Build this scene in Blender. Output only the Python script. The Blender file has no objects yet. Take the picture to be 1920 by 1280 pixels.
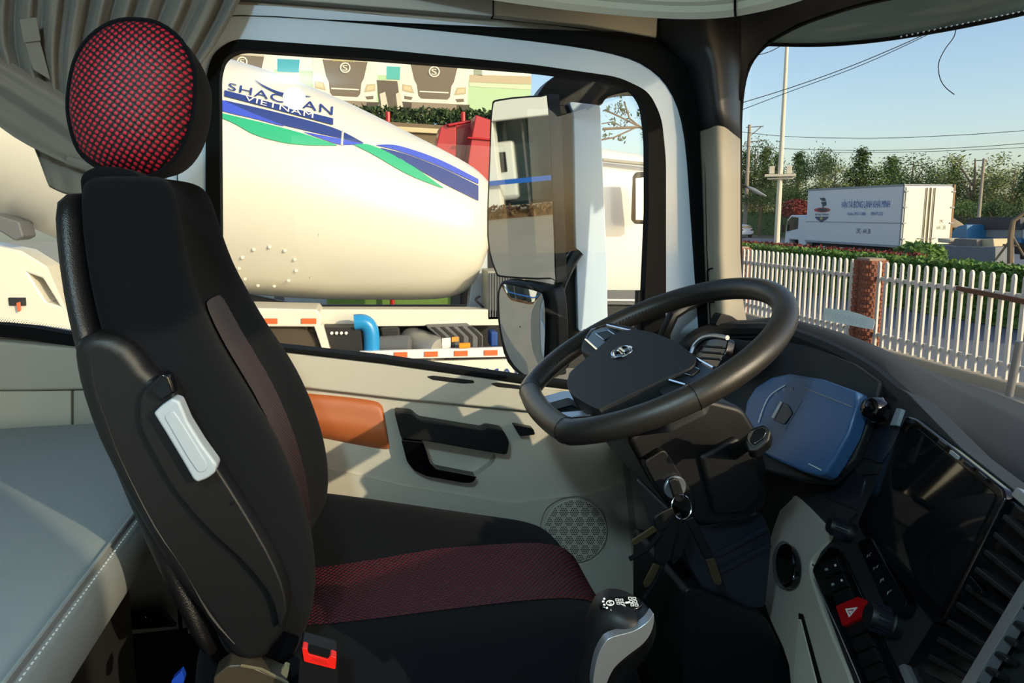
import bpy, bmesh, math, random
from mathutils import Vector as V, Matrix, geometry
from mathutils.bvhtree import BVHTree
random.seed(7)
SC = bpy.context.scene
COL = SC.collection
R_ = math.radians

# ---------------------------------------------------------------- camera
FPX, PY0, YAW, PIT = 1300.0, 582.0, R_(12), math.atan(.14)
CAM = V((0, 0, 2.5))
FW = V((math.sin(YAW)*math.cos(PIT), math.cos(YAW)*math.cos(PIT), -math.sin(PIT)))
RT = V((math.cos(YAW), -math.sin(YAW), 0))
UP = RT.cross(FW)
cd = bpy.data.cameras.new('camera')
cd.sensor_width = 36; cd.lens = 36*FPX/1920; cd.shift_y = -(640-PY0)/1920
cd.clip_start = .02; cd.clip_end = 2000
cam = bpy.data.objects.new('camera', cd); COL.objects.link(cam)
cam.matrix_world = Matrix(((RT.x, UP.x, -FW.x, CAM.x), (RT.y, UP.y, -FW.y, CAM.y), (RT.z, UP.z, -FW.z, CAM.z), (0, 0, 0, 1)))
SC.camera = cam

# ---------------------------------------------------------------- sky, sun, exposure
SUN = V((.78, -1, .45)).normalized()
wd = bpy.data.worlds.new('sky'); SC.world = wd; wd.use_nodes = True
nt = wd.node_tree; bg = nt.nodes['Background']
sk = nt.nodes.new('ShaderNodeTexSky'); sk.sky_type = 'NISHITA'; sk.sun_disc = False
sk.sun_elevation = math.asin(SUN.z); sk.sun_rotation = math.atan2(SUN.x, SUN.y)
sk.air_density = 1.0; sk.dust_density = 1.6; sk.ozone_density = 1.2
nt.links.new(sk.outputs[0], bg.inputs[0]); bg.inputs[1].default_value = .225
sl = bpy.data.lights.new('sun', 'SUN'); sl.energy = 3.3; sl.angle = R_(.6); sl.color = (1, .83, .57)
so = bpy.data.objects.new('sun', sl); COL.objects.link(so)
so.rotation_euler = SUN.to_track_quat('Z', 'Y').to_euler(); so.location = (20, -22, 15)
# the photographer's flash gun, held up beside the lens (its glint shows in the door glass)
fl = bpy.data.lights.new('camera_flash', 'POINT'); fl.energy = 26.0; fl.shadow_soft_size = .045; fl.color = (.60, .88, 1)
fo = bpy.data.objects.new('camera_flash', fl); COL.objects.link(fo); fo.location = (-.27, -.1, 2.98)
vs = SC.view_settings
vs.view_transform = 'Standard'; vs.look = 'None'; vs.gamma = 1; vs.exposure = 0.0; vs.use_curve_mapping = False

# ---------------------------------------------------------------- helpers: pixels -> places
def ray(x, y): return FW + RT*((x-960)/FPX) + UP*((PY0-y)/FPX)
def P(x, y, Y=None, X=None, Z=None):
    d = ray(x, y)
    if Y is not None: return CAM + d*(Y/d.y)
    if X is not None: return CAM + d*(X/d.x)
    return CAM + d*((Z-CAM.z)/d.z)
def PP(x, y, pl):
    o, n = pl; d = ray(x, y)
    return CAM + d*((o-CAM).dot(n)/d.dot(n))
def YP(Y): return (V((0, Y, 0)), V((0, -1, 0)))
def off(pl, k): return (pl[0]+pl[1]*k, pl[1])
def cr(pts, n=5, closed=True):
    out = []; m = len(pts); pts = [V(p) for p in pts]
    for i in range(m if closed else m-1):
        if closed: a, b, c, d = pts[i-1], pts[i], pts[(i+1) % m], pts[(i+2) % m]
        else: a, b, c, d = pts[max(i-1, 0)], pts[i], pts[i+1], pts[min(i+2, m-1)]
        for k in range(n):
            t = k/n
            out.append(.5*((2*b)+(c-a)*t+(2*a-5*b+4*c-d)*t*t+(3*b-a-3*c+d)*t**3))
    if not closed: out.append(pts[-1])
    return out
def fil(pts, r, n=4):
    """round the corners of a pixel polygon"""
    out = []; m = len(pts)
    for i in range(m):
        a, b, c = V(pts[i-1]), V(pts[i]), V(pts[(i+1) % m])
        u, w = a-b, c-b
        k = min(r, u.length*.45, w.length*.45)
        p, q = b+u.normalized()*k, b+w.normalized()*k
        for j in range(n+1):
            t = j/n; out.append(p*(1-t)**2+b*2*t*(1-t)+q*t*t)
    return out

# ---------------------------------------------------------------- helpers: meshes
def WL(o):
    l = V((0, 0, 0))
    while o: l += o.location; o = o.parent
    return l
def tag(o, label=None, cat=None, group=None, kind=None):
    if label: o['label'] = label
    if cat: o['category'] = cat
    if group: o['group'] = group
    if kind: o['kind'] = kind
    return o
def empty(name, loc=(0, 0, 0), label=None, cat=None, group=None, kind=None):
    o = bpy.data.objects.new(name, None); COL.objects.link(o); o.location = loc; o.empty_display_size = .05
    return tag(o, label, cat, group, kind)
def obj(name, vf, mat, parent=None, smooth=True, sub=0, bevel=0, seg=2, ang=35, solid=0, uvs=None):
    vs_, fs = vf; l = WL(parent)
    me = bpy.data.meshes.new(name)
    me.from_pydata([tuple(V(v)-l) for v in vs_], [], [tuple(f) for f in fs])
    bm = bmesh.new(); bm.from_mesh(me)
    bmesh.ops.recalc_face_normals(bm, faces=bm.faces)
    for f in bm.faces: f.smooth = smooth
    if smooth and not sub and not bevel:
        for e in bm.edges:
            if len(e.link_faces) == 2 and e.calc_face_angle(0) > R_(ang): e.smooth = False
    bm.to_mesh(me); bm.free()
    me.materials.append(mat)
    o = bpy.data.objects.new(name, me); COL.objects.link(o); o.parent = parent
    if solid:
        s = o.modifiers.new('thickness', 'SOLIDIFY'); s.thickness = solid; s.offset = 0
    if bevel:
        b = o.modifiers.new('bevel', 'BEVEL'); b.width = bevel; b.segments = seg; b.limit_method = 'ANGLE'; b.angle_limit = R_(ang); b.harden_normals = True
    if sub:
        s = o.modifiers.new('subsurf', 'SUBSURF'); s.levels = s.render_levels = sub
    return o
def join(*vfs):
    v, f = [], []
    for a, b in vfs:
        n = len(v); v += list(a); f += [tuple(i+n for i in q) for q in b]
    return v, f
def box(c, s, rz=0, m=None):
    c = V(c); v = []
    for x in (-.5, .5):
        for y in (-.5, .5):
            for z in (-.5, .5):
                q = V((x*s[0], y*s[1], z*s[2]))
                if rz: q = Matrix.Rotation(rz, 3, 'Z') @ q
                if m: q = m @ q
                v.append(c+q)
    return v, [(0, 1, 3, 2), (4, 6, 7, 5), (0, 4, 5, 1), (2, 3, 7, 6), (0, 2, 6, 4), (1, 5, 7, 3)]
def bb(x0, x1, y0, y1, z0, z1): return box(((x0+x1)/2, (y0+y1)/2, (z0+z1)/2), (x1-x0, y1-y0, z1-z0))
def tube(pts, r, n=10, closed=False):
    pts = [V(p) for p in pts]; m = len(pts); v = []; f = []
    pn = None
    for i, p in enumerate(pts):
        t = (pts[(i+1) % m]-pts[i-1]) if closed else (pts[min(i+1, m-1)]-pts[max(i-1, 0)])
        t.normalize()
        if pn is None:
            a = V((0, 0, 1)) if abs(t.z) < .9 else V((1, 0, 0)); pn = a.cross(t).normalized()
        pn = (pn-t*pn.dot(t)).normalized(); b = t.cross(pn)
        rr = r[i] if isinstance(r, (list, tuple)) else r
        for k in range(n):
            q = 2*math.pi*k/n; v.append(p+(pn*math.cos(q)+b*math.sin(q))*rr)
    for i in range(m if closed else m-1):
        j = (i+1) % m
        for k in range(n): f.append((i*n+k, i*n+(k+1) % n, j*n+(k+1) % n, j*n+k))
    if not closed: f += [tuple(range(n)), tuple((m-1)*n+k for k in range(n))]
    return v, f
def lathe(prof, o, ax, n=32):
    """prof: (t along axis, radius)"""
    ax = V(ax).normalized(); a = V((0, 0, 1)) if abs(ax.z) < .9 else V((1, 0, 0))
    u = a.cross(ax).normalized(); w = ax.cross(u); v = []; f = []
    for t, r in prof:
        for k in range(n):
            q = 2*math.pi*k/n; v.append(V(o)+ax*t+(u*math.cos(q)+w*math.sin(q))*max(r, 1e-4))
    m = len(prof)
    for i in range(m-1):
        for k in range(n): f.append((i*n+k, i*n+(k+1) % n, (i+1)*n+(k+1) % n, (i+1)*n+k))
    f += [tuple(range(n)), tuple((m-1)*n+k for k in range(n))]
    return v, f
def cyl(a, b, r, n=16): 
    a, b = V(a), V(b); return lathe([(0, r), ((b-a).length, r)], a, b-a, n)
def prism(loops, vec):
    """loops: outer 3D loop and holes; extruded along vec"""
    vec = V(vec); loops = [[V(p) for p in l] for l in loops]
    if len(loops) == 1:
        n = len(loops[0]); v = loops[0]+[p+vec for p in loops[0]]
        f = [tuple(range(n)), tuple(range(n, 2*n))]+[(i, (i+1) % n, n+(i+1) % n, n+i) for i in range(n)]
        return v, f
    tri = geometry.tessellate_polygon(loops)
    v = [p for l in loops for p in l]; n = len(v)
    f = [tuple(t) for t in tri]+[tuple(i+n for i in t) for t in tri]
    v = v+[p+vec for p in v]; b = 0
    for l in loops:
        k = len(l)
        f += [(b+i, b+(i+1) % k, n+b+(i+1) % k, n+b+i) for i in range(k)]
        b += k
    return v, f
def plate(px, pl, th, holes=()):
    """pixel outline laid on a plane of the place, given a real thickness behind it"""
    pl = YP(pl) if isinstance(pl, (int, float)) else pl
    return prism([[PP(x, y, pl) for x, y in px]]+[[PP(x, y, pl) for x, y in h] for h in holes], pl[1]*-th)
def loft(secs, closed=True, caps=True):
    n = len(secs[0]); v = [V(p) for s in secs for p in s]; f = []
    for i in range(len(secs)-1):
        for k in range(n if closed else n-1):
            j = (k+1) % n; f.append((i*n+k, i*n+j, (i+1)*n+j, (i+1)*n+k))
    if caps and closed: f += [tuple(range(n)), tuple((len(secs)-1)*n+k for k in range(n))]
    return v, f
def text2d(s, spacing=1.0):
    c = bpy.data.curves.new('t', 'FONT'); c.body = s; c.resolution_u = 3; c.space_character = spacing
    o = bpy.data.objects.new('t', c); COL.objects.link(o)
    dg = bpy.context.evaluated_depsgraph_get(); dg.update()
    me = o.evaluated_get(dg).to_mesh()
    vs_ = [(p.co.x, p.co.y) for p in me.vertices]; fs = [tuple(q.vertices) for q in me.polygons]
    o.evaluated_get(dg).to_mesh_clear(); bpy.data.objects.remove(o); bpy.data.curves.remove(c)
    x0 = min(p[0] for p in vs_); x1 = max(p[0] for p in vs_); y0 = min(p[1] for p in vs_); y1 = max(p[1] for p in vs_)
    return [((x-x0)/(x1-x0), (y-y0)/(y1-y0)) for x, y in vs_], fs
def text_px(s, quad, fn, spacing=1.0):
    """quad: pixel corners left-bottom, right-bottom, right-top, left-top; fn maps a pixel to a place"""
    vv, ff = text2d(s, spacing); a, b, c, d = [V(q) for q in quad]; out = []
    for x, y in vv:
        q = a*(1-x)*(1-y)+b*x*(1-y)+c*x*y+d*(1-x)*y
        out.append(fn(q.x, q.y))
    return out, ff
def text_at(s, o, ux, uy, spacing=1.0):
    vv, ff = text2d(s, spacing); o, ux, uy = V(o), V(ux), V(uy)
    return [o+ux*x+uy*y for x, y in vv], ff
def tree_copy(o, parent=None):
    c = o.copy(); COL.objects.link(c); c.parent = parent
    for ch in list(o.children): tree_copy(ch, c)
    return c

# ---------------------------------------------------------------- materials
def lin(c):
    f = lambda x: x/12.92 if x <= .04045 else ((x+.055)/1.055)**2.4
    return tuple(f(x/255) for x in c)+(1,)
def M(name, rgb, rough=.5, metal=0, bump=0, bscale=200, var=0, vscale=8, spec=.5, coat=0, emit=0, alpha=1, sheen=0, trans=0):
    m = bpy.data.materials.new(name); m.use_nodes = True; t = m.node_tree; b = t.nodes['Principled BSDF']
    c = lin(rgb); b.inputs['Base Color'].default_value = c
    b.inputs['Roughness'].default_value = rough; b.inputs['Metallic'].default_value = metal
    b.inputs['Specular IOR Level'].default_value = spec; b.inputs['Coat Weight'].default_value = coat
    b.inputs['Sheen Weight'].default_value = sheen; b.inputs['Transmission Weight'].default_value = trans
    if emit: b.inputs['Emission Color'].default_value = c; b.inputs['Emission Strength'].default_value = emit
    tc = t.nodes.new('ShaderNodeTexCoord')
    if var:
        n = t.nodes.new('ShaderNodeTexNoise'); n.inputs['Scale'].default_value = vscale; n.inputs['Detail'].default_value = 6
        t.links.new(tc.outputs['Object'], n.inputs['Vector'])
        mx = t.nodes.new('ShaderNodeMix'); mx.data_type = 'RGBA'
        mx.inputs[6].default_value = tuple(max(0, x*(1-var)) for x in c[:3])+(1,); mx.inputs[7].default_value = tuple(min(1, x*(1+var)) for x in c[:3])+(1,)
        t.links.new(n.outputs[0], mx.inputs[0]); t.links.new(mx.outputs[2], b.inputs['Base Color'])
    if bump:
        n = t.nodes.new('ShaderNodeTexNoise'); n.inputs['Scale'].default_value = bscale; n.inputs['Detail'].default_value = 3
        t.links.new(tc.outputs['Object'], n.inputs['Vector'])
        bp = t.nodes.new('ShaderNodeBump'); bp.inputs['Strength'].default_value = bump; bp.inputs['Distance'].default_value = .001
        t.links.new(n.outputs[0], bp.inputs['Height']); t.links.new(bp.outputs[0], b.inputs['Normal'])
    return m
def dots(name, rot, scale, dot, ground, ax=(0, 2)):
    """woven fabric: coloured knots in a dark net"""
    m = bpy.data.materials.new(name); m.use_nodes = True; t = m.node_tree; b = t.nodes['Principled BSDF']; L = t.links.new
    tc = t.nodes.new('ShaderNodeTexCoord'); sp = t.nodes.new('ShaderNodeSeparateXYZ'); L(tc.outputs['Object'], sp.inputs[0])
    cb = t.nodes.new('ShaderNodeCombineXYZ'); L(sp.outputs[ax[0]], cb.inputs[0]); L(sp.outputs[ax[1]], cb.inputs[1])
    mp = t.nodes.new('ShaderNodeMapping'); mp.inputs['Rotation'].default_value = (0, 0, rot); L(cb.outputs[0], mp.inputs[0])
    vo = t.nodes.new('ShaderNodeTexVoronoi'); vo.voronoi_dimensions = '2D'; vo.inputs['Randomness'].default_value = .08; vo.inputs['Scale'].default_value = scale
    L(mp.outputs[0], vo.inputs['Vector'])
    rp = t.nodes.new('ShaderNodeValToRGB'); e = rp.color_ramp.elements
    e[0].position = .24; e[0].color = lin(dot); e[1].position = .42; e[1].color = lin(ground)
    L(vo.outputs['Distance'], rp.inputs[0]); L(rp.outputs[0], b.inputs['Base Color'])
    bp = t.nodes.new('ShaderNodeBump'); bp.invert = True; bp.inputs['Strength'].default_value = .8; bp.inputs['Distance'].default_value = .002
    L(vo.outputs['Distance'], bp.inputs['Height']); L(bp.outputs[0], b.inputs['Normal'])
    b.inputs['Roughness'].default_value = .55
    return m
def glass_mat(name, tint=(.95, .97, .97), ior=1.35, rough=0.0):
    m = bpy.data.materials.new(name); m.use_nodes = True; t = m.node_tree; t.nodes.clear(); L = t.links.new
    o = t.nodes.new('ShaderNodeOutputMaterial'); mx = t.nodes.new('ShaderNodeMixShader'); tr = t.nodes.new('ShaderNodeBsdfTransparent'); gl = t.nodes.new('ShaderNodeBsdfGlossy'); lw = t.nodes.new('ShaderNodeLayerWeight'); pw = t.nodes.new('ShaderNodeMath'); fr = t.nodes.new('ShaderNodeMapRange')
    tr.inputs[0].default_value = tint+(1,); gl.inputs['Roughness'].default_value = rough; lw.inputs[0].default_value = .5; pw.operation = 'POWER'; pw.inputs[1].default_value = 4; fr.inputs['To Min'].default_value = .02; fr.inputs['To Max'].default_value = .45
    L(lw.outputs['Facing'], pw.inputs[0]); L(pw.outputs[0], fr.inputs[0])
    L(fr.outputs[0], mx.inputs[0]); L(tr.outputs[0], mx.inputs[1]); L(gl.outputs[0], mx.inputs[2]); L(mx.outputs[0], o.inputs[0])
    return m
beige = M('beige_plastic', (188, 184, 170), .55, bump=.12, bscale=900)
grey_trim = M('warm_grey_plastic', (172, 168, 156), .55, bump=.1, bscale=900)
header_beige = M('headliner_beige', (208, 202, 184), .45)
liner = M('headliner_grey', (190, 190, 184), .9, bump=.3, bscale=600)
white_paint = M('white_car_paint', (218, 236, 254), .12, coat=.6)
rubber = M('black_rubber', (13, 14, 16), .7, spec=.12)
blackp = M('black_grained_plastic', (17, 18, 20), .42, bump=.25, bscale=1400, spec=.35)
softblack = M('soft_black_dash', (22, 24, 27), .6, bump=.2, bscale=1100)
dashtop = M('charcoal_dash_top', (37, 39, 42), .7, bump=.2, bscale=900)
pillar_dark = M('dark_pillar_plastic', (26, 27, 31), .5, bump=.1, bscale=900)
gloss = M('piano_black', (9, 9, 12), .1)
fabric = M('charcoal_fabric', (11, 13, 18), .95, bump=.5, bscale=1500, var=.15, vscale=600, sheen=.02, spec=.15)
shellp = M('textured_seat_shell', (13, 13, 15), .36, bump=.6, bscale=700)
leather = M('black_leather', (40, 38, 35), .34, bump=.3, bscale=900)
orange = M('tan_orange_leather', (176, 96, 52), .48, bump=.1, bscale=600)
chrome = M('chrome', (222, 226, 232), .12, metal=1)
silver = M('satin_silver', (176, 182, 190), .32, metal=.8)
lever_grey = M('pale_grey_plastic', (150, 160, 170), .35)
red_btn = M('red_plastic', (214, 30, 24), .35)
red_sw = M('hazard_red', (170, 8, 12), .3)
whitemark = M('white_marking', (225, 228, 230), .5)
greymark = M('grey_marking', (140, 146, 152), .5)
redmesh_h = dots('red_dot_mesh', R_(38), 162, (190, 30, 56), (12, 6, 9))
redmesh_s = dots('red_dot_mesh_seat', R_(38), 165, (112, 14, 32), (14, 7, 10), ax=(0, 1))
redmesh_shaded = dots('red_dot_mesh_back_shaded', R_(38), 165, (56, 8, 18), (10, 6, 8), ax=(1, 2))  # darker copy of the mesh red, with the backrest's shadow put into the colour
curtain_m = M('grey_curtain_cloth', (128, 124, 116), .85, bump=.15, bscale=700, sheen=.2)
bunk_m = M('pale_grey_vinyl', (134, 140, 140), .6, bump=.5, bscale=160, var=.05, vscale=30)
mirror_m = M('mirror_silver', (225, 232, 230), .015, metal=1)
glass_m = glass_mat('window_glass')
screen_m = M('glossy_dark_screen', (14, 16, 20), .04, coat=.3)
lens_m = M('cluster_lens_sky_tint', (56, 92, 136), .32, spec=.35)  # blue of the reflected sky is put into the lens base colour
navy_m = M('dark_navy_plastic', (26, 30, 42), .4)
brass = M('brass_key', (92, 82, 60), .4, metal=.7)
# ================================================================ CAB SHELL
S = 'structure'
def struct(name, vf, mat, parent=None, **k):
    o = obj(name, vf, mat, parent, **k)
    if parent is None: tag(o, kind=S)
    return o
def wx(Y): return 1.15-.27*((Y-.4)/1.07)**2          # plan curve of the windscreen
fl_ = struct('floor', bb(-1.08, 1.1, -.72, 1.53, 1.41, 1.45), M('dark_carpet', (22, 22, 24), .95, bump=.6, bscale=400), smooth=False)
tag(fl_, 'dark carpeted cab floor', None)
ce = struct('ceiling', bb(-1.08, .98, -.72, 1.56, 3.06, 3.1), liner, smooth=False); tag(ce, 'grey headliner over the cab')
wb = struct('wall_back', bb(-1.12, -1.06, -.75, 1.57, 1.41, 3.1), liner, smooth=False); tag(wb, 'rear wall of the cab behind the bunk')
wf = struct('wall_front', bb(1.04, 1.1, -.72, 1.4, 1.41, 2.08), blackp, smooth=False); tag(wf, 'firewall below the windscreen')
# passenger side with its window opening
rl = [V((-1.08, -.72, 1.41)), V((1.0, -.72, 1.41)), V((.88, -.72, 3.1)), V((-1.08, -.72, 3.1))]
rh = [V((-.35, -.72, 2.2)), V((.8, -.72, 2.12)), V((.76, -.72, 2.86)), V((-.35, -.72, 2.9))]
wr = struct('wall_right', prism([rl, rh], (0, -.05, 0)), M('passenger_trim', (84, 84, 80), .7), smooth=False); tag(wr, 'passenger side of the cab with its window opening')
g4 = struct('window_4', prism([rh], (0, -.004, 0)), glass_m, smooth=False); tag(g4, 'passenger door window glass')

# left body side: openings for the door and for the sleeper window
door_open = [(392, 1500), (318, 640), (322, 110), (372, 30), (450, 8), (700, 26), (1000, 60), (1150, 84), (1230, 112), (1276, 165), (1298, 250), (1310, 400), (1320, 520), (1330, 650), (1380, 1500)]
slp_open = [(-420, 600), (-100, 604), (60, 613), (130, 624), (240, 640), (270, 620), (280, 560), (280, 60), (260, 20), (-420, 10)]
wall_out = [(-1300, -300), (-1300, 2100), (1360, 2100), (1345, 700), (1335, 300), (1310, 60), (1300, -60), (1300, -300)]
wl = struct('wall_left', plate(wall_out, 1.53, .03, [door_open, fil(slp_open, 20)]), grey_trim, smooth=False)
tag(wl, 'grey trimmed cab side around driver door and bunk window')
# rubber aperture seal
seal_out = [(356, 1480), (354, 1450), (344, 1311), (320, 960), (296, 640), (300, 95), (352, 5), (450, -12), (700, 10), (930, 29), (1100, 48), (1232, 72), (1290, 120), (1314, 210), (1322, 300), (1330, 520), (1345, 700), (1393, 1450), (1396, 1480)]
seal_in = [(388, 1455), (386, 1425), (377, 1306), (352, 940), (332, 640), (338, 120), (384, 46), (450, 28), (700, 44), (1000, 76), (1150, 100), (1222, 130), (1264, 180), (1286, 260), (1297, 400), (1305, 520), (1314, 650), (1360, 1425), (1362, 1455)]
o = obj('door_aperture_seal', plate(cr(seal_out, 3), 1.497, .03, [cr(seal_in, 3)]), rubber, wl, bevel=.006)
# sleeper window rubber, glass and frit dots
so_ = [(-420, 632), (-100, 630), (0, 632), (60, 637), (128, 648), (250, 662), (292, 640), (302, 560), (302, 40), (280, -4), (-420, -14)]
si_ = [(-400, 604), (-100, 606), (0, 608), (60, 614), (128, 626), (245, 640), (268, 620), (276, 560), (276, 64), (256, 24), (-400, 14)]
w2 = empty('window_2', P(60, 620, Y=1.515), 'bunk side window with black rubber surround', None, kind=S)
obj('window_rubber', plate(so_, 1.508, .03, [si_]), rubber, w2, bevel=.006)
obj('window_pane', plate(si_, 1.525, .004), glass_m, w2, smooth=False)
fv = ([], [])
for i in range(60):
    for j in range(4):
        x = -60+i*5+(j % 2)*2.5; y = 604+max(0, x)*.13+max(0, x-60)*.03-j*3
        r = 1.5-.28*j
        if x < 240: fv = join(fv, ([PP(x+r*math.cos(a*1.0472), y+r*math.sin(a*1.0472), YP(1.522)) for a in range(6)], [tuple(range(6))]))
tag(obj('frit_dots', fv, rubber, w2, smooth=False), kind='stuff')
# sleeper side trim panels below that window
obj('side_panel', plate(fil([(-420, 640), (0, 640), (130, 652), (250, 668), (262, 690), (250, 729), (60, 733), (-420, 733)], 10), 1.49, .04), grey_trim, wl, bevel=.008)
obj('storage_panel', plate([(-420, 735), (133, 732), (133, 806), (-420, 806)], 1.50, .03), beige, wl, bevel=.003)
obj('side_rail', plate([(137, 732), (300, 732), (300, 812), (137, 812)], 1.497, .03), grey_trim, wl, bevel=.003)
bl = struct('baseboard_left', bb(-1.0, -.3, 1.485, 1.527, 1.45, 1.6), M('dark_kick_panel', (16, 16, 18), .8), smooth=False); tag(bl, 'black kick panel along the wall behind the seat')

# ---------------------------------------------------------------- driver door
D = empty('door_1', P(760, 1000, Y=1.5), 'cream trimmed driver door with white painted window frame', None, kind=S)
fr_out = [(a[0]*.5+b[0]*.5, a[1]*.5+b[1]*.5) for a, b in zip(seal_in, seal_out)]
fr_in = [(388, 900), (388, 640), (390, 140), (403, 100), (440, 75), (700, 94), (1000, 124), (1160, 147), (1215, 174), (1238, 222), (1246, 300), (1246, 560), (1240, 760), (1240, 900)]
obj('window_frame', plate(cr(fr_out, 3), 1.505, .04, [fil(fr_in, 22, 5)]), white_paint, D, bevel=.012, seg=3)
gk_in = [(420, 885), (414, 560), (411, 140), (420, 108), (450, 93), (700, 110), (1000, 133), (1150, 152), (1190, 168), (1208, 195), (1216, 260), (1216, 400), (1209, 560), (1200, 760), (1198, 885)]
gk_out = [(384, 900), (384, 640), (386, 140), (400, 98), (438, 72), (700, 91), (1000, 121), (1160, 144), (1217, 171), (1241, 220), (1249, 300), (1249, 560), (1243, 760), (1243, 900)]
gk = obj('window_gasket', plate(fil(gk_out, 22, 5), 1.498, .03, [fil(gk_in, 22, 5)]), rubber, D, bevel=.007, seg=3)
obj('glass_guide', plate([(1196, 545), (1215, 545), (1216, 740), (1190, 740)], 1.51, .02), blackp, D, bevel=.003)
w1 = tag(obj('window_1', plate([(400, 900), (400, 120), (440, 85), (1000, 126), (1190, 158), (1228, 200), (1230, 900)], 1.52, .004), glass_m, smooth=False), 'driver door window glass', None, kind=S)
# lower trim
hhole = fil([(795, 829), (850, 838), (932, 851), (926, 868), (893, 892), (818, 881), (806, 866)], 8)
pan = [(334, 655), (480, 655), (720, 684), (980, 722), (1100, 738), (1262, 752), (1276, 900), (1300, 1100), (1330, 1300), (394, 1300)]
obj('door_panel', plate(pan, 1.47, .06, [hhole]), beige, D, smooth=False)
obj('handle_recess', plate([(785, 815), (945, 840), (930, 905), (800, 895)], 1.497, .01), beige, D, smooth=False)
up_ = [(334, 650), (478, 651), (720, 680), (980, 718), (1100, 733), (1215, 744), (1230, 760), (1228, 790), (1100, 782), (960, 769), (760, 750), (560, 727), (334, 702)]
obj('upper_trim', plate(up_, 1.452, .03), beige, D, bevel=.006, seg=3)
obj('lower_crease', plate(fil([(560, 864), (760, 914), (960, 944), (1110, 926), (1180, 900), (1240, 900), (1262, 1100), (1275, 1300), (394, 1300), (350, 820)], 10), 1.462, .02, [fil([(1010, 992), (1022, 950), (1060, 930), (1098, 930), (1132, 955), (1142, 1000), (1132, 1040), (1100, 1062), (1060, 1060), (1022, 1035)], 20)]), beige, D, bevel=.006, seg=3)
obj('trim_crease', plate([(1160, 790), (1172, 790), (1196, 1010), (1215, 1300), (1200, 1300), (1182, 1010)], 1.4615, .004), M('crease_grey', (150, 146, 134), .6), D, bevel=.002)
# sill seal along the window and its demist slots
obj('sill_seal', plate([(440, 640), (478, 646), (720, 672), (980, 709), (1200, 736), (1200, 745), (980, 719), (720, 682), (478, 654), (440, 650)], 1.445, .05), rubber, D, bevel=.003)
for a in ([(800, 706), (812, 704), (888, 713), (890, 718), (868, 719), (812, 712)], [(920, 719), (932, 717), (1010, 727), (1010, 733), (932, 725)]):
    obj('demist_slot', plate(fil(a, 3), 1.45, .006), blackp, D, bevel=.001)
# orange pad: loft with a swelling section
top = cr([(440, 722), (540, 733), (640, 742), (700, 750), (714, 757), (718, 762)], 4, False); bot = cr([(440, 790), (560, 813), (640, 829), (700, 840), (726, 843), (731, 838)], 4, False)
prof = [(0, .0), (.06, .012), (.25, .016), (.45, .019), (.6, .024), (.78, .02), (.93, .014), (1, 0)]
secs = []
for i, (a, b) in enumerate(zip(top, bot)):
    k = 1 if i < len(top)-5 else (1, .97, .9, .75, .5, .1)[i-len(top)+6] if i-len(top)+6 < 6 else .1
    secs.append([PP(*(a*(1-t)+b*t), YP(1.472-h*k)) for t, h in prof])
obj('armrest_pad', loft(secs, closed=False), orange, D, sub=1)
# handle
hd = obj('grab_handle', plate(fil([(739, 771), (772, 774), (786, 787), (905, 806), (913, 801), (944, 806), (955, 828), (951, 853), (920, 848), (800, 827), (752, 822)], 7), 1.425, .035), blackp, D, bevel=.008, seg=3)
obj('handle_loop', plate(fil([(752, 824), (792, 828), (804, 866), (816, 879), (894, 894), (887, 905), (872, 906), (800, 893), (776, 882), (763, 866)], 6), 1.432, .03), gloss, D, bevel=.004, seg=3)
obj('handle_chrome', tube([PP(x, y, YP(1.428)) for x, y in ((793, 829), (805, 867), (817, 879), (893, 894))], .0014, 6), chrome, D)
# window switch block and speaker
obj('switch_block', plate(fil([(962, 796), (1000, 803), (1004, 815), (975, 818)], 4), 1.44, .02), blackp, D, bevel=.003)
cxp, cyp = 1079, 995
sp = obj('speaker_grille', plate([(cxp+60*math.cos(a*.2618), cyp+60*math.sin(a*.2618)) for a in range(24)], 1.4585, .006), beige, D, bevel=.002)
hv = ([], [])
for i in range(-6, 7):
    for j in range(-6, 7):
        hx, hy = cxp-2+i*20+(j % 2)*10, cyp+j*17.5
        for a in range(-2, 3):
            for b in range(-2, 3):
                if abs(a+b) > 2: continue
                x, y = hx+a*3.7+b*1.85, hy+b*3.3
                if math.hypot(x-cxp, y-cyp) < 57:
                    hv = join(hv, ([PP(x+1.25*math.cos(q*1.0472), y+1.25*math.sin(q*1.0472), YP(1.4578)) for q in range(6)], [tuple(range(6))]))
tag(obj('speaker_holes', hv, rubber, sp, smooth=False), kind='stuff')

# ---------------------------------------------------------------- front pillar (rows: left edge, ridge, windscreen edge)
T1 = empty('trim_1', P(1345, 620, Y=1.48), 'windscreen pillar cover, dark above and cream below', None, kind=S)
rowsU = [((1236, -60), (1330, -60), (1396, 40)), ((1236, 70), (1322, 60), (1392, 130)), ((1290, 120), (1338, 120), (1386, 170)), ((1312, 200), (1346, 200), (1384, 230)), ((1316, 246), (1350, 236), (1384, 262))]
rowsL = [((1316, 246), (1350, 236), (1384, 262)), ((1320, 340), (1350, 340), (1384, 340)), ((1324, 470), (1350, 470), (1384, 470)), ((1330, 590), (1356, 590), (1388, 560)), ((1338, 760), (1362, 760), (1402, 640))]
def pillar(rows):
    return loft([cr([PP(*a, YP(1.497)), PP((a[0]+b[0])/2, (a[1]+b[1])/2, YP(1.445)), PP(*b, YP(1.405)), PP((b[0]*.4+c[0]*.6), (b[1]*.4+c[1]*.6), YP(1.43)), P(*c, X=.878)], 4, False) for a, b, c in rows], closed=False)
obj('pillar_upper', pillar(rowsU), pillar_dark, T1, solid=.012, ang=85)
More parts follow.
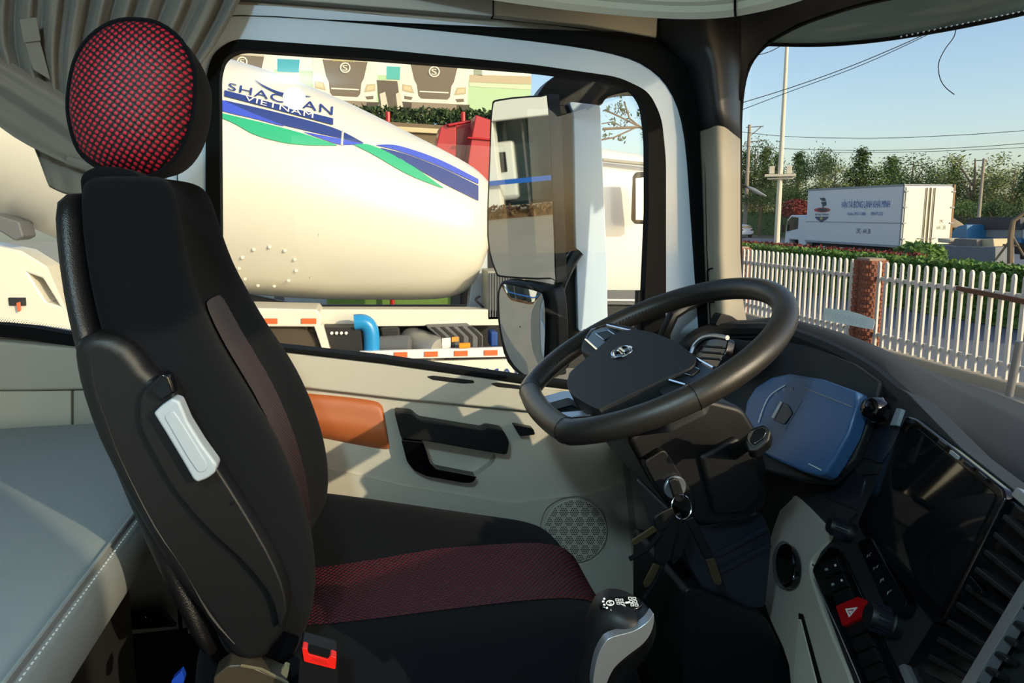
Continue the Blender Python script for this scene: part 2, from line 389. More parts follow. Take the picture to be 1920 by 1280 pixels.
obj('pillar_lower', pillar(rowsL), M('pillar_beige', (158, 150, 134), .6), T1, solid=.012, ang=85)
ws = [(1396, 640, .878), (1386, 560, .878), (1384, 300, .876), (1387, 190, .876), (1402, 122, .882), (1440, 77, .91), (1500, 43, .947), (1560, 21, .975), (1620, 3, .995), (1700, -14, 1.02), (1800, -26, 1.05)]
obj('windscreen_rubber', tube(cr([P(x, y, X=X) for x, y, X in ws], 4, False), .009, 8), rubber, T1)
obj('pillar_joint', tube([PP(x, y, YP(1.47)) for x, y in ((1322, 246), (1326, 470), (1332, 600), (1340, 740))], .002, 6), rubber, T1)
obj('access_cover', plate(fil([(1326, 504), (1352, 499), (1359, 506), (1359, 560), (1352, 566), (1328, 569)], 6), 1.435, .004, [fil([(1328, 506), (1350, 502), (1356, 508), (1356, 558), (1350, 563), (1330, 566)], 6)]), rubber, T1, smooth=False)
# header above the windscreen
lo = [P(x, y-2, X=X-.012) for x, y, X in ws[3:]]
lo += [V((1.10, .6, 3.0)), V((1.12, .2, 3.0)), V((1.0, -.5, 3.0))]
hi = [V((p.x-.06, min(p.y, 1.49), 3.1)) for p in lo]
tr2 = struct('trim_2', loft([hi, [a*.5+b*.5+V((-.03, 0, 0)) for a, b in zip(lo, hi)], lo], closed=False), pillar_dark, solid=.02); tag(tr2, 'dark header trim above the windscreen')
# windscreen
wv = []; ny = 25
for k in range(ny):
    Y = 1.49-k*2.2/(ny-1)
    wv.append([V((wx(Y)+.012, Y, 2.06)), V((wx(Y)+.008, Y, 2.55)), V((wx(Y), Y, 3.1))])
w3 = struct('window_3', loft(wv, closed=False), glass_m); tag(w3, 'curved windscreen glass')
# roof side trims and overhead shelf
t3 = struct('trim_3', plate([(380, -80), (924, -80), (924, 30), (700, 12), (450, -8), (380, -14)], 1.492, .03), liner, bevel=.003); tag(t3, 'grey cloth strip above the door seal')
t4 = struct('trim_4', plate([(927, -80), (1240, -80), (1232, 70), (1100, 47), (927, 28)], 1.49, .03), header_beige, bevel=.004); tag(t4, 'cream plastic strip above the front of the door')
path = [(480, -80, 1.45), (700, -38, 1.43), (880, -10, 1.405), (960, 3, 1.39), (1080, 18, 1.37), (1200, 29, 1.33), (1290, 33, 1.27), (1360, 30, 1.2), (1420, 20, 1.12), (1480, 5, 1.04), (1560, -22, .95), (1680, -60, .86)]
lp = cr([PP(x, y, YP(Y)) for x, y, Y in path], 4, False)
q = V((0, 0, 1))
secs = []
for i, p in enumerate(lp):
    t = (lp[min(i+1, len(lp)-1)]-lp[max(i-1, 0)]).normalized(); n = V((-t.y, t.x, 0)).normalized()
    if n.y > 0: n = -n
    secs.append([p-n*.03+q*.02, p, p+n*.006+q*.008, p+n*.004+q*.02, p+n*.012+q*.026, p+n*.014+q*.05, p+n*.02+q*.056, p+n*.03+q*.25])
sh = empty('overhead_shelf', lp[28], 'cream moulded overhead storage shelf above the windscreen corner', 'shelf')
obj('shelf_lip', loft(secs, closed=False), header_beige, sh, solid=.006)
kx = PP(1378, 30, YP(1.17)); obj('shelf_joint', tube([PP(1379, 32, YP(1.165)), PP(1378, 18, YP(1.155)), PP(1378, -20, YP(1.14))], .0022, 6), rubber, sh)

# ================================================================ DASHBOARD
DB = empty('dashboard', (.85, 1.0, 1.9), 'charcoal wraparound dashboard with cluster, screen and vents', 'dashboard')
ridge = [(1262, 690, 1.42), (1275, 660, 1.42), (1300, 625, 1.40), (1340, 608, 1.385), (1400, 606, 1.34), (1450, 606, 1.27), (1500, 618, 1.19), (1570, 645, 1.10), (1640, 682, 1.0), (1690, 722, .92), (1740, 768, .855), (1800, 828, .785), (1860, 880, .72), (1920, 925, .66), (2040, 1005, .55), (2300, 1130, .3)]
rl_ = [PP(x, y, YP(Y)) for x, y, Y in ridge]+[V((.5, .1, 2.12)), V((.52, -.62, 2.12))]
base = []
for p in rl_:
    Y = p.y+.02; base.append(V((wx(min(Y, 1.47))-.015, min(Y+.1, 1.47), 2.2 if p.y > .95 else 2.14)))
base[0] = base[1] = base[2] = V((.84, 1.47, 2.2))
for i, (x, y) in enumerate(((1470, 612), (1515, 620), (1575, 634), (1642, 655), (1692, 675), (1747, 697), (1812, 721), (1872, 741), (1940, 767), (2060, 810), (2350, 910))):
    Y = 1.1
    for _ in range(8): q_ = P(x, y, X=wx(Y)-.012); Y = q_.y
    base[5+i] = q_
rl_ = cr(rl_, 3, False); base = cr(base, 3, False)
secs = [[b, b*.6+r*.4+V((0, 0, .015)), b*.15+r*.85+V((0, 0, .012)), r, r+V((-.012, 0, -.012)), r+V((-.01, 0, -.03)), r+V((.03, 0, -.045))] for r, b in zip(rl_, base)]
obj('dash_top', loft(secs, closed=False), dashtop, DB, solid=.004)
obj('hood_edge', tube([r+V((-.004, 0, -.014)) for r in rl_], .016, 8), softblack, DB)
# instrument cluster
tau = R_(24); A = V((.735, 1.05, 2.147)); CN = V((-math.cos(tau), 0, math.sin(tau))); CL = (A, CN)
# dark cowl behind and around the cluster
cowl = [(1262, 700), (1290, 650), (1330, 625), (1420, 622), (1500, 640), (1600, 680), (1650, 715), (1640, 760), (1600, 860), (1552, 905), (1500, 900), (1420, 880), (1280, 860)]
obj('cluster_surround', plate(cowl, off(CL, -.03), .02), softblack, DB, bevel=.006)
clo = [(1392, 792), (1398, 752), (1416, 724), (1445, 706), (1478, 699), (1540, 709), (1606, 733), (1606, 760), (1590, 812), (1562, 862), (1546, 886), (1534, 891), (1500, 882), (1440, 856), (1404, 836)]
lens = obj('cluster_lens', plate(clo, CL, .03), lens_m, DB, bevel=.006, seg=3)
cp = lambda k: (lambda x, y: PP(x, y, off(CL, k)))
def strip(px, pl, r): return tube([PP(x, y, pl) for x, y in px], r, 5)
obj('gauge_scale', strip(cr([(1422, 792), (1432, 762), (1445, 740), (1472, 722)], 4, False), off(CL, .002), .0012), whitemark, lens)
obj('gauge_rule', strip([(1503, 724), (1520, 732), (1598, 763)], off(CL, .002), .001), greymark, lens)
obj('gauge_window', plate(fil([(1448, 786), (1464, 752), (1478, 758), (1486, 775), (1470, 796)], 4), off(CL, .002), .002), navy_m, lens, bevel=.001)
obj('gauge_needle', plate([(1446, 782), (1463, 752), (1466, 753), (1450, 784)], off(CL, .004), .002), whitemark, lens, smooth=False)
obj('gauge_rule', strip([(1470, 806), (1503, 750)], off(CL, .001), .0005), greymark, lens)
obj('gauge_mark', strip([(1516, 869), (1540, 881)], off(CL, .001), .0009), whitemark, lens)
obj('gauge_mark', strip([(1438, 827), (1446, 832)], off(CL, .001), .0009), whitemark, lens)
for x, y, s in ((1426, 778, '0'), (1454, 738, '4'), (1470, 729, '6'), (1484, 728, '8')):
    obj('gauge_number', text_px(s, [(x-3, y+4), (x+3, y+4), (x+4, y-4), (x-2, y-4)], cp(.0012)), greymark, lens, smooth=False)
# round side vent near the pillar
VN = off(CL, .06)
vf = [(1297, 668), (1302, 648), (1318, 632), (1340, 627), (1366, 632), (1360, 660), (1345, 690), (1310, 690)]
obj('side_vent_box', plate(fil(vf, 8), VN, .02), gloss, DB, bevel=.003)
obj('side_vent_rim', tube([PP(x, y, off(VN, .004)) for x, y in cr([(1296, 662), (1303, 646), (1318, 633), (1338, 629), (1364, 633)], 4, False)], .005, 8), silver, DB)
for k in range(3):
    y = 646+k*11; obj('vent_slat', plate([(1318-k*4, y), (1356-k*3, y+3), (1355-k*3, y+6), (1317-k*4, y+3)], off(VN, .004), .01), blackp, DB, bevel=.001)
obj('tweeter', plate(fil([(1340, 610), (1352, 588), (1372, 592), (1392, 606), (1398, 616)], 5), 1.37, .03), blackp, DB, bevel=.004)
obj('cowl_panel', plate([(1350, 655), (1362, 632), (1420, 640), (1380, 700), (1350, 690)], off(CL, .012), .02), softblack, DB, bevel=.004)
# centre stack, turned to the driver
tl = R_(19); uu = V((-.373, -.928, 0)).normalized(); hn = V((-.928, .373, 0))
SN = (hn*math.cos(tl)+V((0, 0, math.sin(tl)))).normalized(); SP = (P(1700, 790, Y=.85), SN)
fas = [(1606, 733), (1640, 700), (1700, 735), (1800, 838), (1930, 940), (2060, 1030), (2060, 1420), (1660, 1420), (1600, 1280), (1522, 1068), (1556, 1000), (1490, 930), (1530, 892)]
fas_ = obj('centre_fascia', plate(fil(fas, 8), SP, .04), softblack, DB, bevel=.006)
for a in ([(1628, 788), (1682, 806), (1700, 800), (1652, 868), (1590, 848)], [(1576, 872), (1596, 868), (1622, 898), (1604, 956), (1541, 930)]):
    obj('storage_pocket', plate(fil(a, 4), off(SP, .003), .006), navy_m, DB, bevel=.0015)
for a in ([(1580, 862), (1650, 872), (1640, 888), (1610, 890)], [(1541, 934), (1606, 960), (1580, 990)]):
    obj('pocket_lip', plate(a, off(SP, .004), .006), softblack, DB, bevel=.0015)
kc = PP(1650, 770, off(SP, .022)); kd = obj('rotary_dial', lathe([(0, .019), (.016, .019), (.024, .016), (.029, .006)], kc, SN+V((-.1, -.5, 0)), 14), gloss, DB)
obj('dial_rim', tube([kc+(uu*math.cos(a*.524)+uu.cross(SN)*math.sin(a*.524))*.0195+SN*.004 for a in range(12)], .0016, 6, True), silver, kd)
obj('bright_tab', plate(fil([(1668, 797), (1681, 764), (1691, 766), (1680, 797)], 2), off(SP, .006), .006), lever_grey, DB, bevel=.001)
scr = obj('touch_screen', plate(fil([(1698, 778), (1718, 784), (1880, 914), (1884, 932), (1768, 1166), (1752, 1170), (1607, 988), (1610, 972)], 8), off(SP, .012), .02), gloss, DB, bevel=.003)
obj('screen_glass', plate(fil([(1705, 798), (1716, 800), (1866, 926), (1862, 940), (1762, 1140), (1622, 984)], 6), off(SP, .0135), .002), screen_m, scr, smooth=False)
for a, b in (((1760, 826), (1774, 836)), ((1782, 846), (1796, 857)), ((1808, 866), (1822, 877)), ((1834, 886), (1848, 898))):
    obj('screen_key', plate([(a[0], a[1]-3), (b[0], b[1]-3), (b[0]-3, b[1]+3), (a[0]-3, a[1]+3)], off(SP, .015), .003), greymark if a[0] == 1782 else blackp, scr, smooth=False)
for (x, y, r) in ((1598, 1000, .0135), (1682, 1172, .017)):
    c = PP(x, y, SP); k = obj('climate_knob', lathe([(0, r*1.1), (.01, r*1.1), (.012, r), (.034, r*.92), (.037, r*.8)], c, SN, 20), blackp, DB)
    kv = ([], [])
    for i in range(20):
        a = i*.314; kv = join(kv, box(c+(uu*math.cos(a)+uu.cross(SN)*math.sin(a))*r+SN*.022, (.0014, .0014, .018), m=SN.to_track_quat('Z', 'Y').to_matrix()))
    obj('knurling', kv, navy_m, k, smooth=False)
cpn = obj('climate_panel', plate(fil([(1606, 1016), (1632, 1006), (1700, 1128), (1690, 1150), (1668, 1156)], 5), off(SP, .014), .014), gloss, DB, bevel=.002)
for i, s in enumerate(('A/C', 'H', 'R', 'F')):
    x, y = 1628+i*13, 1040+i*23
    obj('climate_symbol', text_px(s, [(x-4, y+6), (x+4, y+1), (x+6, y-5), (x-3, y)], lambda a, b: PP(a, b, off(SP, .0145))), greymark, cpn, smooth=False)
# row of rockers with the red hazard switch
swb = obj('switch_bezel', plate(fil([(1522, 1068), (1556, 1022), (1576, 1030), (1700, 1300), (1690, 1400), (1660, 1400), (1604, 1262)], 6), off(SP, .004), .006), gloss, DB, bevel=.0015)
sa, sb_ = V((1550, 1050)), V((1668, 1330)); wdir = V((31, -13))
for i in range(10):
    t0, t1 = i/10+.006, (i+1)/10-.006
    a, b = sa.lerp(sb_, t0), sa.lerp(sb_, t1)
    if i == 3:
        hz = obj('hazard_switch', plate(fil([tuple(a-wdir*.62+V((0, -8))), tuple(a+wdir*.75+V((0, -8))), tuple(b+wdir*.85+V((0, 4))), tuple(b-wdir*.55+V((0, 6)))], 2), off(SP, .014), .012), red_sw, DB, bevel=.002)
        tag(hz, 'red hazard warning rocker switch with white triangle')
        c = a.lerp(b, .5)+wdir*.1; T = [(-10, -6), (13, -9), (-3, 10)]; t2 = [(-6, -3.5), (7.5, -5), (-2, 6)]; t3_ = [(-3, -1.5), (3, -2.5), (-1, 2.6)]
        obj('warning_triangle', plate([tuple(c+V(q)) for q in T], off(SP, .0146), .001, [[tuple(c+V(q)) for q in t2]]), whitemark, hz, smooth=False)
        obj('warning_triangle', plate([tuple(c+V(q)) for q in t3_], off(SP, .0146), .001), whitemark, hz, smooth=False)
    elif i != 4 or True:
        s_ = obj('rocker_switch', plate([tuple(a-wdir*.5), tuple(a+wdir*.55), tuple(b+wdir*.55), tuple(b-wdir*.5)], off(SP, .009), .008), blackp, DB, bevel=.0012)
        if i < 2:
            c = a.lerp(b, .5); obj('switch_symbol', plate([tuple(c+V(q)) for q in ((-10, 2), (-5, 0), (-3, 4), (-8, 6))], off(SP, .0095), .0008), greymark, s_, smooth=False)
            obj('switch_symbol', plate([tuple(c+V(q)) for q in ((8, -6), (11, -7), (12, -3), (9, -2))], off(SP, .0095), .0008), whitemark, s_, smooth=False)
obj('switch_chrome', strip([(1526, 1084), (1570, 1178), (1606, 1262), (1640, 1350)], off(SP, .006), .0009), silver, DB)
# pale side console with an oval lever knob
CS = off(SP, .004)
cs_ = obj('side_console', plate(cr([(1480, 925), (1500, 935), (1540, 975), (1560, 1002), (1532, 1036), (1518, 1062), (1530, 1110), (1560, 1190), (1600, 1290), (1620, 1400), (1500, 1400), (1478, 1250), (1444, 1165), (1430, 1120), (1430, 1060), (1446, 1000), (1466, 945)], 3), CS, .05), grey_trim, DB, bevel=.006, seg=3)
obj('console_groove', strip([(1488, 1110), (1496, 1060), (1500, 1150), (1492, 1260), (1490, 1400)][2:], off(CS, .0005), .002), rubber, cs_)
obj('console_fold', plate([(1496, 1150), (1504, 1150), (1545, 1300), (1560, 1400), (1530, 1400)], off(CS, .002), .004), rubber, cs_, bevel=.001)
obj('console_flap', plate([(1496, 1160), (1500, 1160), (1538, 1310), (1545, 1400), (1492, 1400), (1487, 1270)], off(CS, .004), .004), beige, cs_, bevel=.001)
obj('brake_knob_bezel', plate([(1468+21*math.cos(a*.3927), 1058+46*math.sin(a*.3927)) for a in range(16)], off(CS, .004), .006), silver, cs_, bevel=.002)
obj('brake_knob', plate([(1470+18*math.cos(a*.3927), 1058+42*math.sin(a*.3927)) for a in range(16)], off(CS, .018), .016), gloss, cs_, bevel=.006, seg=3)
# big air vent at the near end of the stack
vb = [(1892, 934), (1935, 968), (2010, 1030), (1960, 1110), (1812, 1340), (1700, 1400), (1690, 1260)]
vn = obj('air_vent', plate(fil(vb, 6), off(SP, .005), .012), gloss, DB, bevel=.002)
for i in range(11):
    t = i/10; a = V((1882, 962)).lerp(V((1706, 1290)), t); b = V((1992, 1062)).lerp(V((1820, 1345)), t)
    obj('vent_slat', plate([tuple(a), tuple(b), tuple(b+V((-5, 10))), tuple(a+V((-5, 10)))], off(SP, .016), .012), blackp, vn, bevel=.0015)
obj('vent_tab', plate(fil([(1809, 1082), (1818, 1078), (1842, 1106), (1838, 1114), (1826, 1110)], 3), off(SP, .024), .01), gloss, vn, bevel=.002)
obj('vent_trim', plate(fil([(1990, 1000), (2012, 1030), (1930, 1110), (1808, 1310), (1770, 1400), (1752, 1390), (1790, 1300), (1912, 1096)], 4), off(SP, .018), .012), silver, vn, bevel=.003)
obj('vent_trim', plate(fil([(1894, 928), (1906, 912), (1950, 950), (1940, 966)], 3), off(SP, .014), .012), silver, vn, bevel=.002)
obj('vent_trim', plate(fil([(1684, 1248), (1696, 1243), (1735, 1330), (1720, 1340)], 3), off(SP, .012), .012), silver, vn, bevel=.002)
# dark body under it all and the knee panel by the door
obj('dash_body', loft([[V((.98, y, 2.1)), V((.9, y, 1.5)), V((x, y, 1.5)), V((x, y, 1.95)), V((.84, y, 2.1))] for y, x in ((1.44, .78), (1.2, .80), (1.0, .80), (.7, .78), (.3, .74), (-.6, .72))]), blackp, DB, bevel=.01)
obj('left_knee_panel', plate(fil([(1168, 850), (1262, 745), (1300, 690), (1420, 720), (1420, 960), (1330, 1010), (1250, 960)], 14), 1.40, .05), softblack, DB, bevel=.02, seg=3)
# ================================================================ STEERING WHEEL
th = R_(26.5); Wc = V((.450, 1.05, 2.272)); WN = V((-math.sin(th), 0, math.cos(th))); E1 = V((math.cos(th), 0, math.sin(th))); E2 = V((0, 1, 0)); WP = (Wc, WN)
SW = empty('steering_wheel', Wc, 'black leather steering wheel with chrome trimmed spokes and round emblem', 'steering wheel')
rim = []
for k in range(96):
    a = 2*math.pi*k/96; c, s = math.cos(a), math.sin(a); aa, b = .225*c, .225*s
    if aa < -.188: aa = -.188-(-.188-aa)*.28
    rim.append(Wc+E1*aa+E2*b)
rm = obj('rim', tube(rim, .0192, 16, True), leather, SW)
for k in (26, 70, 40, 56):      # stitched joints
    p = rim[k]; t = (rim[(k+1) % 96]-rim[k-1]).normalized(); u = t.cross(WN).normalized()
    obj('rim_seam', tube([p+(u*math.cos(q*.3927)+WN*math.sin(q*.3927))*.0194 for q in range(16)], .0007, 5, True), blackp, rm)
for k in list(range(8, 22)):    # stitching along the inner side of the far rim
    pass
st = ([], [])
for k in range(6, 40):
    p = rim[k]; i = (Wc-p).normalized(); t = (rim[(k+1) % 96]-rim[k-1]).normalized()
    for h in (.25, .75):
        q = p+t*.0147*h; st = join(st, tube([q+i*.0185+WN*.007, q+i*.0197+WN*.002+t*.002], .0009, 4))
tag(obj('rim_stitches', st, softblack, rm, smooth=False), kind='stuff')
HP = off(WP, .022)
hub_px = [(1066, 704), (1072, 694), (1112, 660), (1152, 626), (1176, 618), (1212, 620), (1262, 638), (1296, 662), (1304, 674), (1292, 690), (1240, 712), (1136, 760), (1120, 766), (1076, 742), (1063, 722)]
hub = obj('hub_pad', plate(cr(hub_px, 3), HP, .03), softblack, SW, bevel=.012, seg=4)
obj('hub_under', plate(fil([(1085, 750), (1120, 770), (1235, 730), (1330, 690), (1310, 740), (1240, 775), (1130, 790)], 8), off(WP, .0), .03), softblack, SW, bevel=.008)
ec = PP(1167, 661, HP)
em = obj('emblem', tube([ec+(E1*math.cos(a*.2618)*.0165+E2*math.sin(a*.2618)*.024)+WN*.002 for a in range(24)], .0019, 8, True), chrome, hub)
for q in (-1, 1):
    obj('emblem_bar', tube(cr([ec+E1*(.0145*q)+E2*(.004*q)+WN*.002, ec+E1*(.009*q)+E2*(-.013*q)+WN*.003, ec+E1*(.002*q)+E2*(-.009*q)+WN*.003, ec+E1*(.0035*q)+E2*(.012*q)+WN*.003, ec+E1*(.001*q)+E2*(.017*q)+WN*.002], 4, False), .0021, 6), chrome, em)
obj('emblem_plate', lathe([(-.003, .02), (.0008, .02)], ec, WN, 24), gloss, em)
KP = off(WP, .017)
for (sp_, pod, scrn, ch) in (
    ([(1086, 656), (1096, 620), (1140, 602), (1196, 612), (1180, 650), (1120, 672)], [(1097, 634), (1110, 615), (1140, 609), (1180, 617), (1164, 632), (1118, 656)], [(1117, 625), (1140, 619), (1152, 627), (1132, 637)], [[(1138, 609), (1181, 619)], [(1098, 636), (1120, 656)], [(1098, 634), (1110, 617), (1138, 609)]]),
    ([(1225, 718), (1300, 664), (1344, 686), (1350, 698), (1300, 736), (1240, 740)], [(1238, 706), (1302, 669), (1340, 690), (1332, 702), (1286, 720)], [(1269, 696), (1290, 683), (1311, 692), (1296, 704)], [[(1237, 707), (1286, 721)], [(1302, 669), (1338, 689)]])):
    s_ = obj('spoke', plate(fil(sp_, 8), off(KP, -.004), .022), softblack, SW, bevel=.006, seg=3)
    b_ = obj('button_pod', plate(fil(pod, 5), KP, .012), gloss, s_, bevel=.002)
    obj('button_frame', tube([PP(x, y, off(KP, .001)) for x, y in scrn], .0011, 5, True), chrome, s_)
    obj('button_cap', plate(scrn, off(KP, .002), .003), blackp, s_, bevel=.001)
    for c_ in ch: obj('spoke_chrome', tube([PP(x, y, off(KP, .001)) for x, y in c_], .002, 6), chrome, s_)
lo_ = obj('lower_spoke', plate(fil([(986, 752), (1060, 732), (1085, 738), (1140, 768), (1156, 774), (1042, 786), (1016, 778)], 5), off(WP, -.004), .014, [fil([(1022, 757), (1066, 745), (1112, 768), (1034, 774)], 4)]), silver, SW, bevel=.003)
obj('spoke_back', plate([(1010, 750), (1070, 735), (1135, 770), (1030, 780)], off(WP, -.02), .01), blackp, lo_, bevel=.003)
for c_ in ([(986, 753), (1017, 779)], [(1040, 785), (1156, 774)]):
    obj('spoke_chrome', tube([PP(x, y, off(WP, -.001)) for x, y in c_], .0018, 6), chrome, lo_)
# ---------------------------------------------------------------- column
SCo = empty('steering_column', Wc-WN*.6, 'black steering column shroud with ignition lock and stalk', 'steering column')
obj('column_shroud', plate(fil([(1176, 822), (1200, 806), (1330, 748), (1395, 765), (1428, 820), (1442, 890), (1440, 945), (1400, 978), (1320, 986), (1262, 960), (1222, 908)], 16), .94, .22), blackp, SCo, bevel=.022, seg=4)
obj('column_neck', cyl(Wc-WN*.02, Wc-WN*.16, .045, 24), blackp, SCo)
obj('lock_housing', plate(fil([(1206, 866), (1246, 840), (1304, 930), (1300, 966), (1262, 950), (1232, 915)], 12), .925, .04), blackp, SCo, bevel=.01, seg=3)
obj('shroud_panel', plate(fil([(1312, 856), (1384, 818), (1424, 860), (1432, 930), (1400, 962), (1340, 966)], 10), .93, .03), blackp, SCo, bevel=.008, seg=3)
obj('column_tube', plate(fil([(1262, 960), (1320, 986), (1430, 960), (1448, 1010), (1436, 1140), (1340, 1140), (1290, 1060)], 14), .97, .16), navy_m, SCo, bevel=.02, seg=3)
obj('column_boot', plate(fil([(1284, 1100), (1330, 1112), (1440, 1160), (1500, 1290), (1520, 1420), (1280, 1420)], 16), .95, .22), blackp, SCo, bevel=.03, seg=3)
for a, b in (((1345, 1040), (1440, 990)), ((1340, 1076), (1444, 1022))):
    obj('column_rib', strip([a, b], YP(.968), .004), navy_m, SCo)
obj('pedal_bar', plate([(1282, 1120), (1296, 1112), (1300, 1280), (1275, 1400), (1255, 1400)], 1.15, .02), blackp, SCo, bevel=.004)
ic = PP(1264, 912, YP(.923)); iy = V((0, -1, 0))
obj('ignition_ring', lathe([(0, .0175), (.004, .0175), (.0055, .016), (.0045, .0095), (.001, .009)], ic, iy, 28), silver, SCo)
sa_ = PP(1370, 850, YP(.95)); sb2 = P(1418, 822, Y=.83)
obj('stalk', tube([sa_, sa_*.5+sb2*.5, sb2], [.013, .010, .012], 12), blackp, SCo)
pl_ = (sb2, (CAM-sb2).normalized()*.6+V((-.3, -.2, .5)))
pl_ = (pl_[0], pl_[1].normalized())
obj('stalk_knob', plate(fil([(1394, 826), (1408, 802), (1432, 794), (1446, 806), (1442, 826), (1418, 846), (1402, 846)], 6), pl_, .03), blackp, SCo, bevel=.004, seg=3)
obj('stalk_button', plate(fil([(1402, 824), (1412, 806), (1430, 800), (1438, 808), (1432, 822), (1414, 834)], 5), off(pl_, .003), .006), gloss, SCo, bevel=.002)
# ---------------------------------------------------------------- keys
KB = empty('key_bunch', PP(1264, 912, YP(.905)), 'bunch of black headed brass keys hanging from the ignition lock', 'keys')
obj('ignition_key', plate(fil([(1254, 902), (1264, 896), (1274, 900), (1286, 936), (1280, 944), (1266, 940)], 4), .905, .006), blackp, KB, bevel=.002)
rc = PP(1278, 950, YP(.895))
obj('key_ring', tube([rc+V((math.cos(a*.2618)*.0155, math.sin(a*.2618)*.006, math.sin(a*.2618)*.0165)) for a in range(24)], .0008, 6, True), chrome, KB)
for i, (hd_, bl_) in enumerate((([(1226, 972), (1240, 960), (1262, 950), (1266, 968), (1250, 990), (1232, 998)], [(1226, 986), (1234, 994), (1190, 1022), (1183, 1020), (1186, 1012)]),
     ([(1230, 1010), (1246, 968), (1266, 960), (1272, 990), (1256, 1052), (1240, 1062), (1228, 1052)], [(1226, 1056), (1240, 1062), (1222, 1096), (1210, 1102), (1206, 1094)]),
     ([(1286, 975), (1300, 968), (1334, 1030), (1336, 1046), (1322, 1048)], [(1324, 1050), (1340, 1046), (1354, 1090), (1348, 1098), (1338, 1092)]),
     ([(1258, 980), (1276, 960), (1290, 1000), (1280, 1040), (1262, 1060), (1252, 1040)], [(1270, 1010), (1274, 1008), (1272, 1030), (1268, 1030)]))):
    Y = .885+.006*i
    k_ = obj('key_head', plate(fil(hd_, 5), Y, .006), blackp, KB, bevel=.002)
    obj('key_blade', plate(fil(bl_, 2), Y+.001, .0025), brass, KB, bevel=.0006)
obj('fob_strap', tube([PP(x, y, YP(.89)) for x, y in ((1238, 1000), (1215, 1028), (1180, 1048))], .0035, 8), rubber, KB)
obj('fob_strap', tube([PP(x, y, YP(.89)) for x, y in ((1245, 1055), (1228, 1090), (1208, 1122))], .003, 8), rubber, KB)
# ---------------------------------------------------------------- gear lever
GL = empty('gear_lever', (.17, .60, 1.62), 'black gear lever knob with silver side trim and shift pattern', 'gear lever')
gy = .60
def gsec(L, R, hw):   # horizontal oval section between two pixel points
    a, b = PP(*L, YP(gy)), PP(*R, YP(gy)); c = (a+b)/2; h = (b-a)/2; o = []
    for k in range(16):
        q = k*math.pi/8; o.append(c+h*math.cos(q)+V((0, math.sin(q)*hw, 0)))
    return o
gs = [gsec((1040, 1420), (1115, 1440), .022), gsec((1070, 1330), (1140, 1350), .022), gsec((1082, 1250), (1168, 1265), .024), gsec((1094, 1190), (1205, 1225), .030), gsec((1104, 1158), (1226, 1185), .034), gsec((1112, 1140), (1228, 1152), .035), gsec((1124, 1126), (1214, 1136), .030), gsec((1140, 1119), (1200, 1127), .020), gsec((1160, 1120), (1180, 1123), .006)]
gk_ = obj('knob', loft(gs), blackp, GL, sub=2)
gp = [(1112, 1290), (1118, 1240), (1132, 1208), (1148, 1194), (1190, 1182), (1216, 1164), (1226, 1150), (1224, 1178), (1208, 1205), (1176, 1230), (1150, 1255), (1132, 1290)]
gpl = YP(gy-.037)
obj('side_trim', plate(cr(gp, 3), gpl, .010), silver, GL, bevel=.004, seg=3)
gt = (PP(1168, 1130, YP(gy-.006)), V((0, -.45, .9)).normalized())
cap = obj('knob_cap', plate([(1168+40*math.cos(a*.2618)-2, 1131+15*math.sin(a*.2618)) for a in range(24)], off(gt, .004), .012), gloss, GL, bevel=.003, seg=3)
gm = lambda x, y: PP(x, y, off(gt, .0047))
for r in range(3):
    for c in range(2):
        for (bx, by) in ((1157, 1124), (1181, 1121)):
            x, y = bx+c*8+r*2.2, by+r*6.2+c*.4
            obj('shift_box', plate([(x-3.4, y-2.2), (x+3, y-2.4), (x+4, y+2.2), (x-2.6, y+2.4)], off(gt, .0046), .0004, [[(x-2.4, y-1.3), (x+2.1, y-1.5), (x+2.9, y+1.3), (x-1.7, y+1.5)]]), whitemark, cap, smooth=False)
obj('shift_gate', plate([(1172, 1128), (1180, 1127), (1181, 1130), (1173, 1131)], off(gt, .0046), .0004), whitemark, cap, smooth=False)
obj('shift_emblem', tube([gm(1144+7*math.cos(a*.3927), 1130+4.6*math.sin(a*.3927)) for a in range(16)], .0005, 5, True), whitemark, cap)
obj('shift_emblem', text_px('S', [(1141, 1133), (1147, 1133), (1147, 1127), (1141, 1127)], gm), whitemark, cap, smooth=False)
for x, y in ((1133, 1122), (1131, 1127), (1133, 1133), (1138, 1139), (1147, 1143)):
    obj('shift_mark', plate([(x-2, y-1.5), (x+2, y-1.5), (x+2, y+1.5), (x-2, y+1.5)], off(gt, .0046), .0004), whitemark, cap, smooth=False)
obj('lever_boot', lathe([(0, .09), (.08, .075), (.16, .05), (.3, .03)], (.14, .62, 1.45), (.1, 0, 1), 20), rubber, GL)

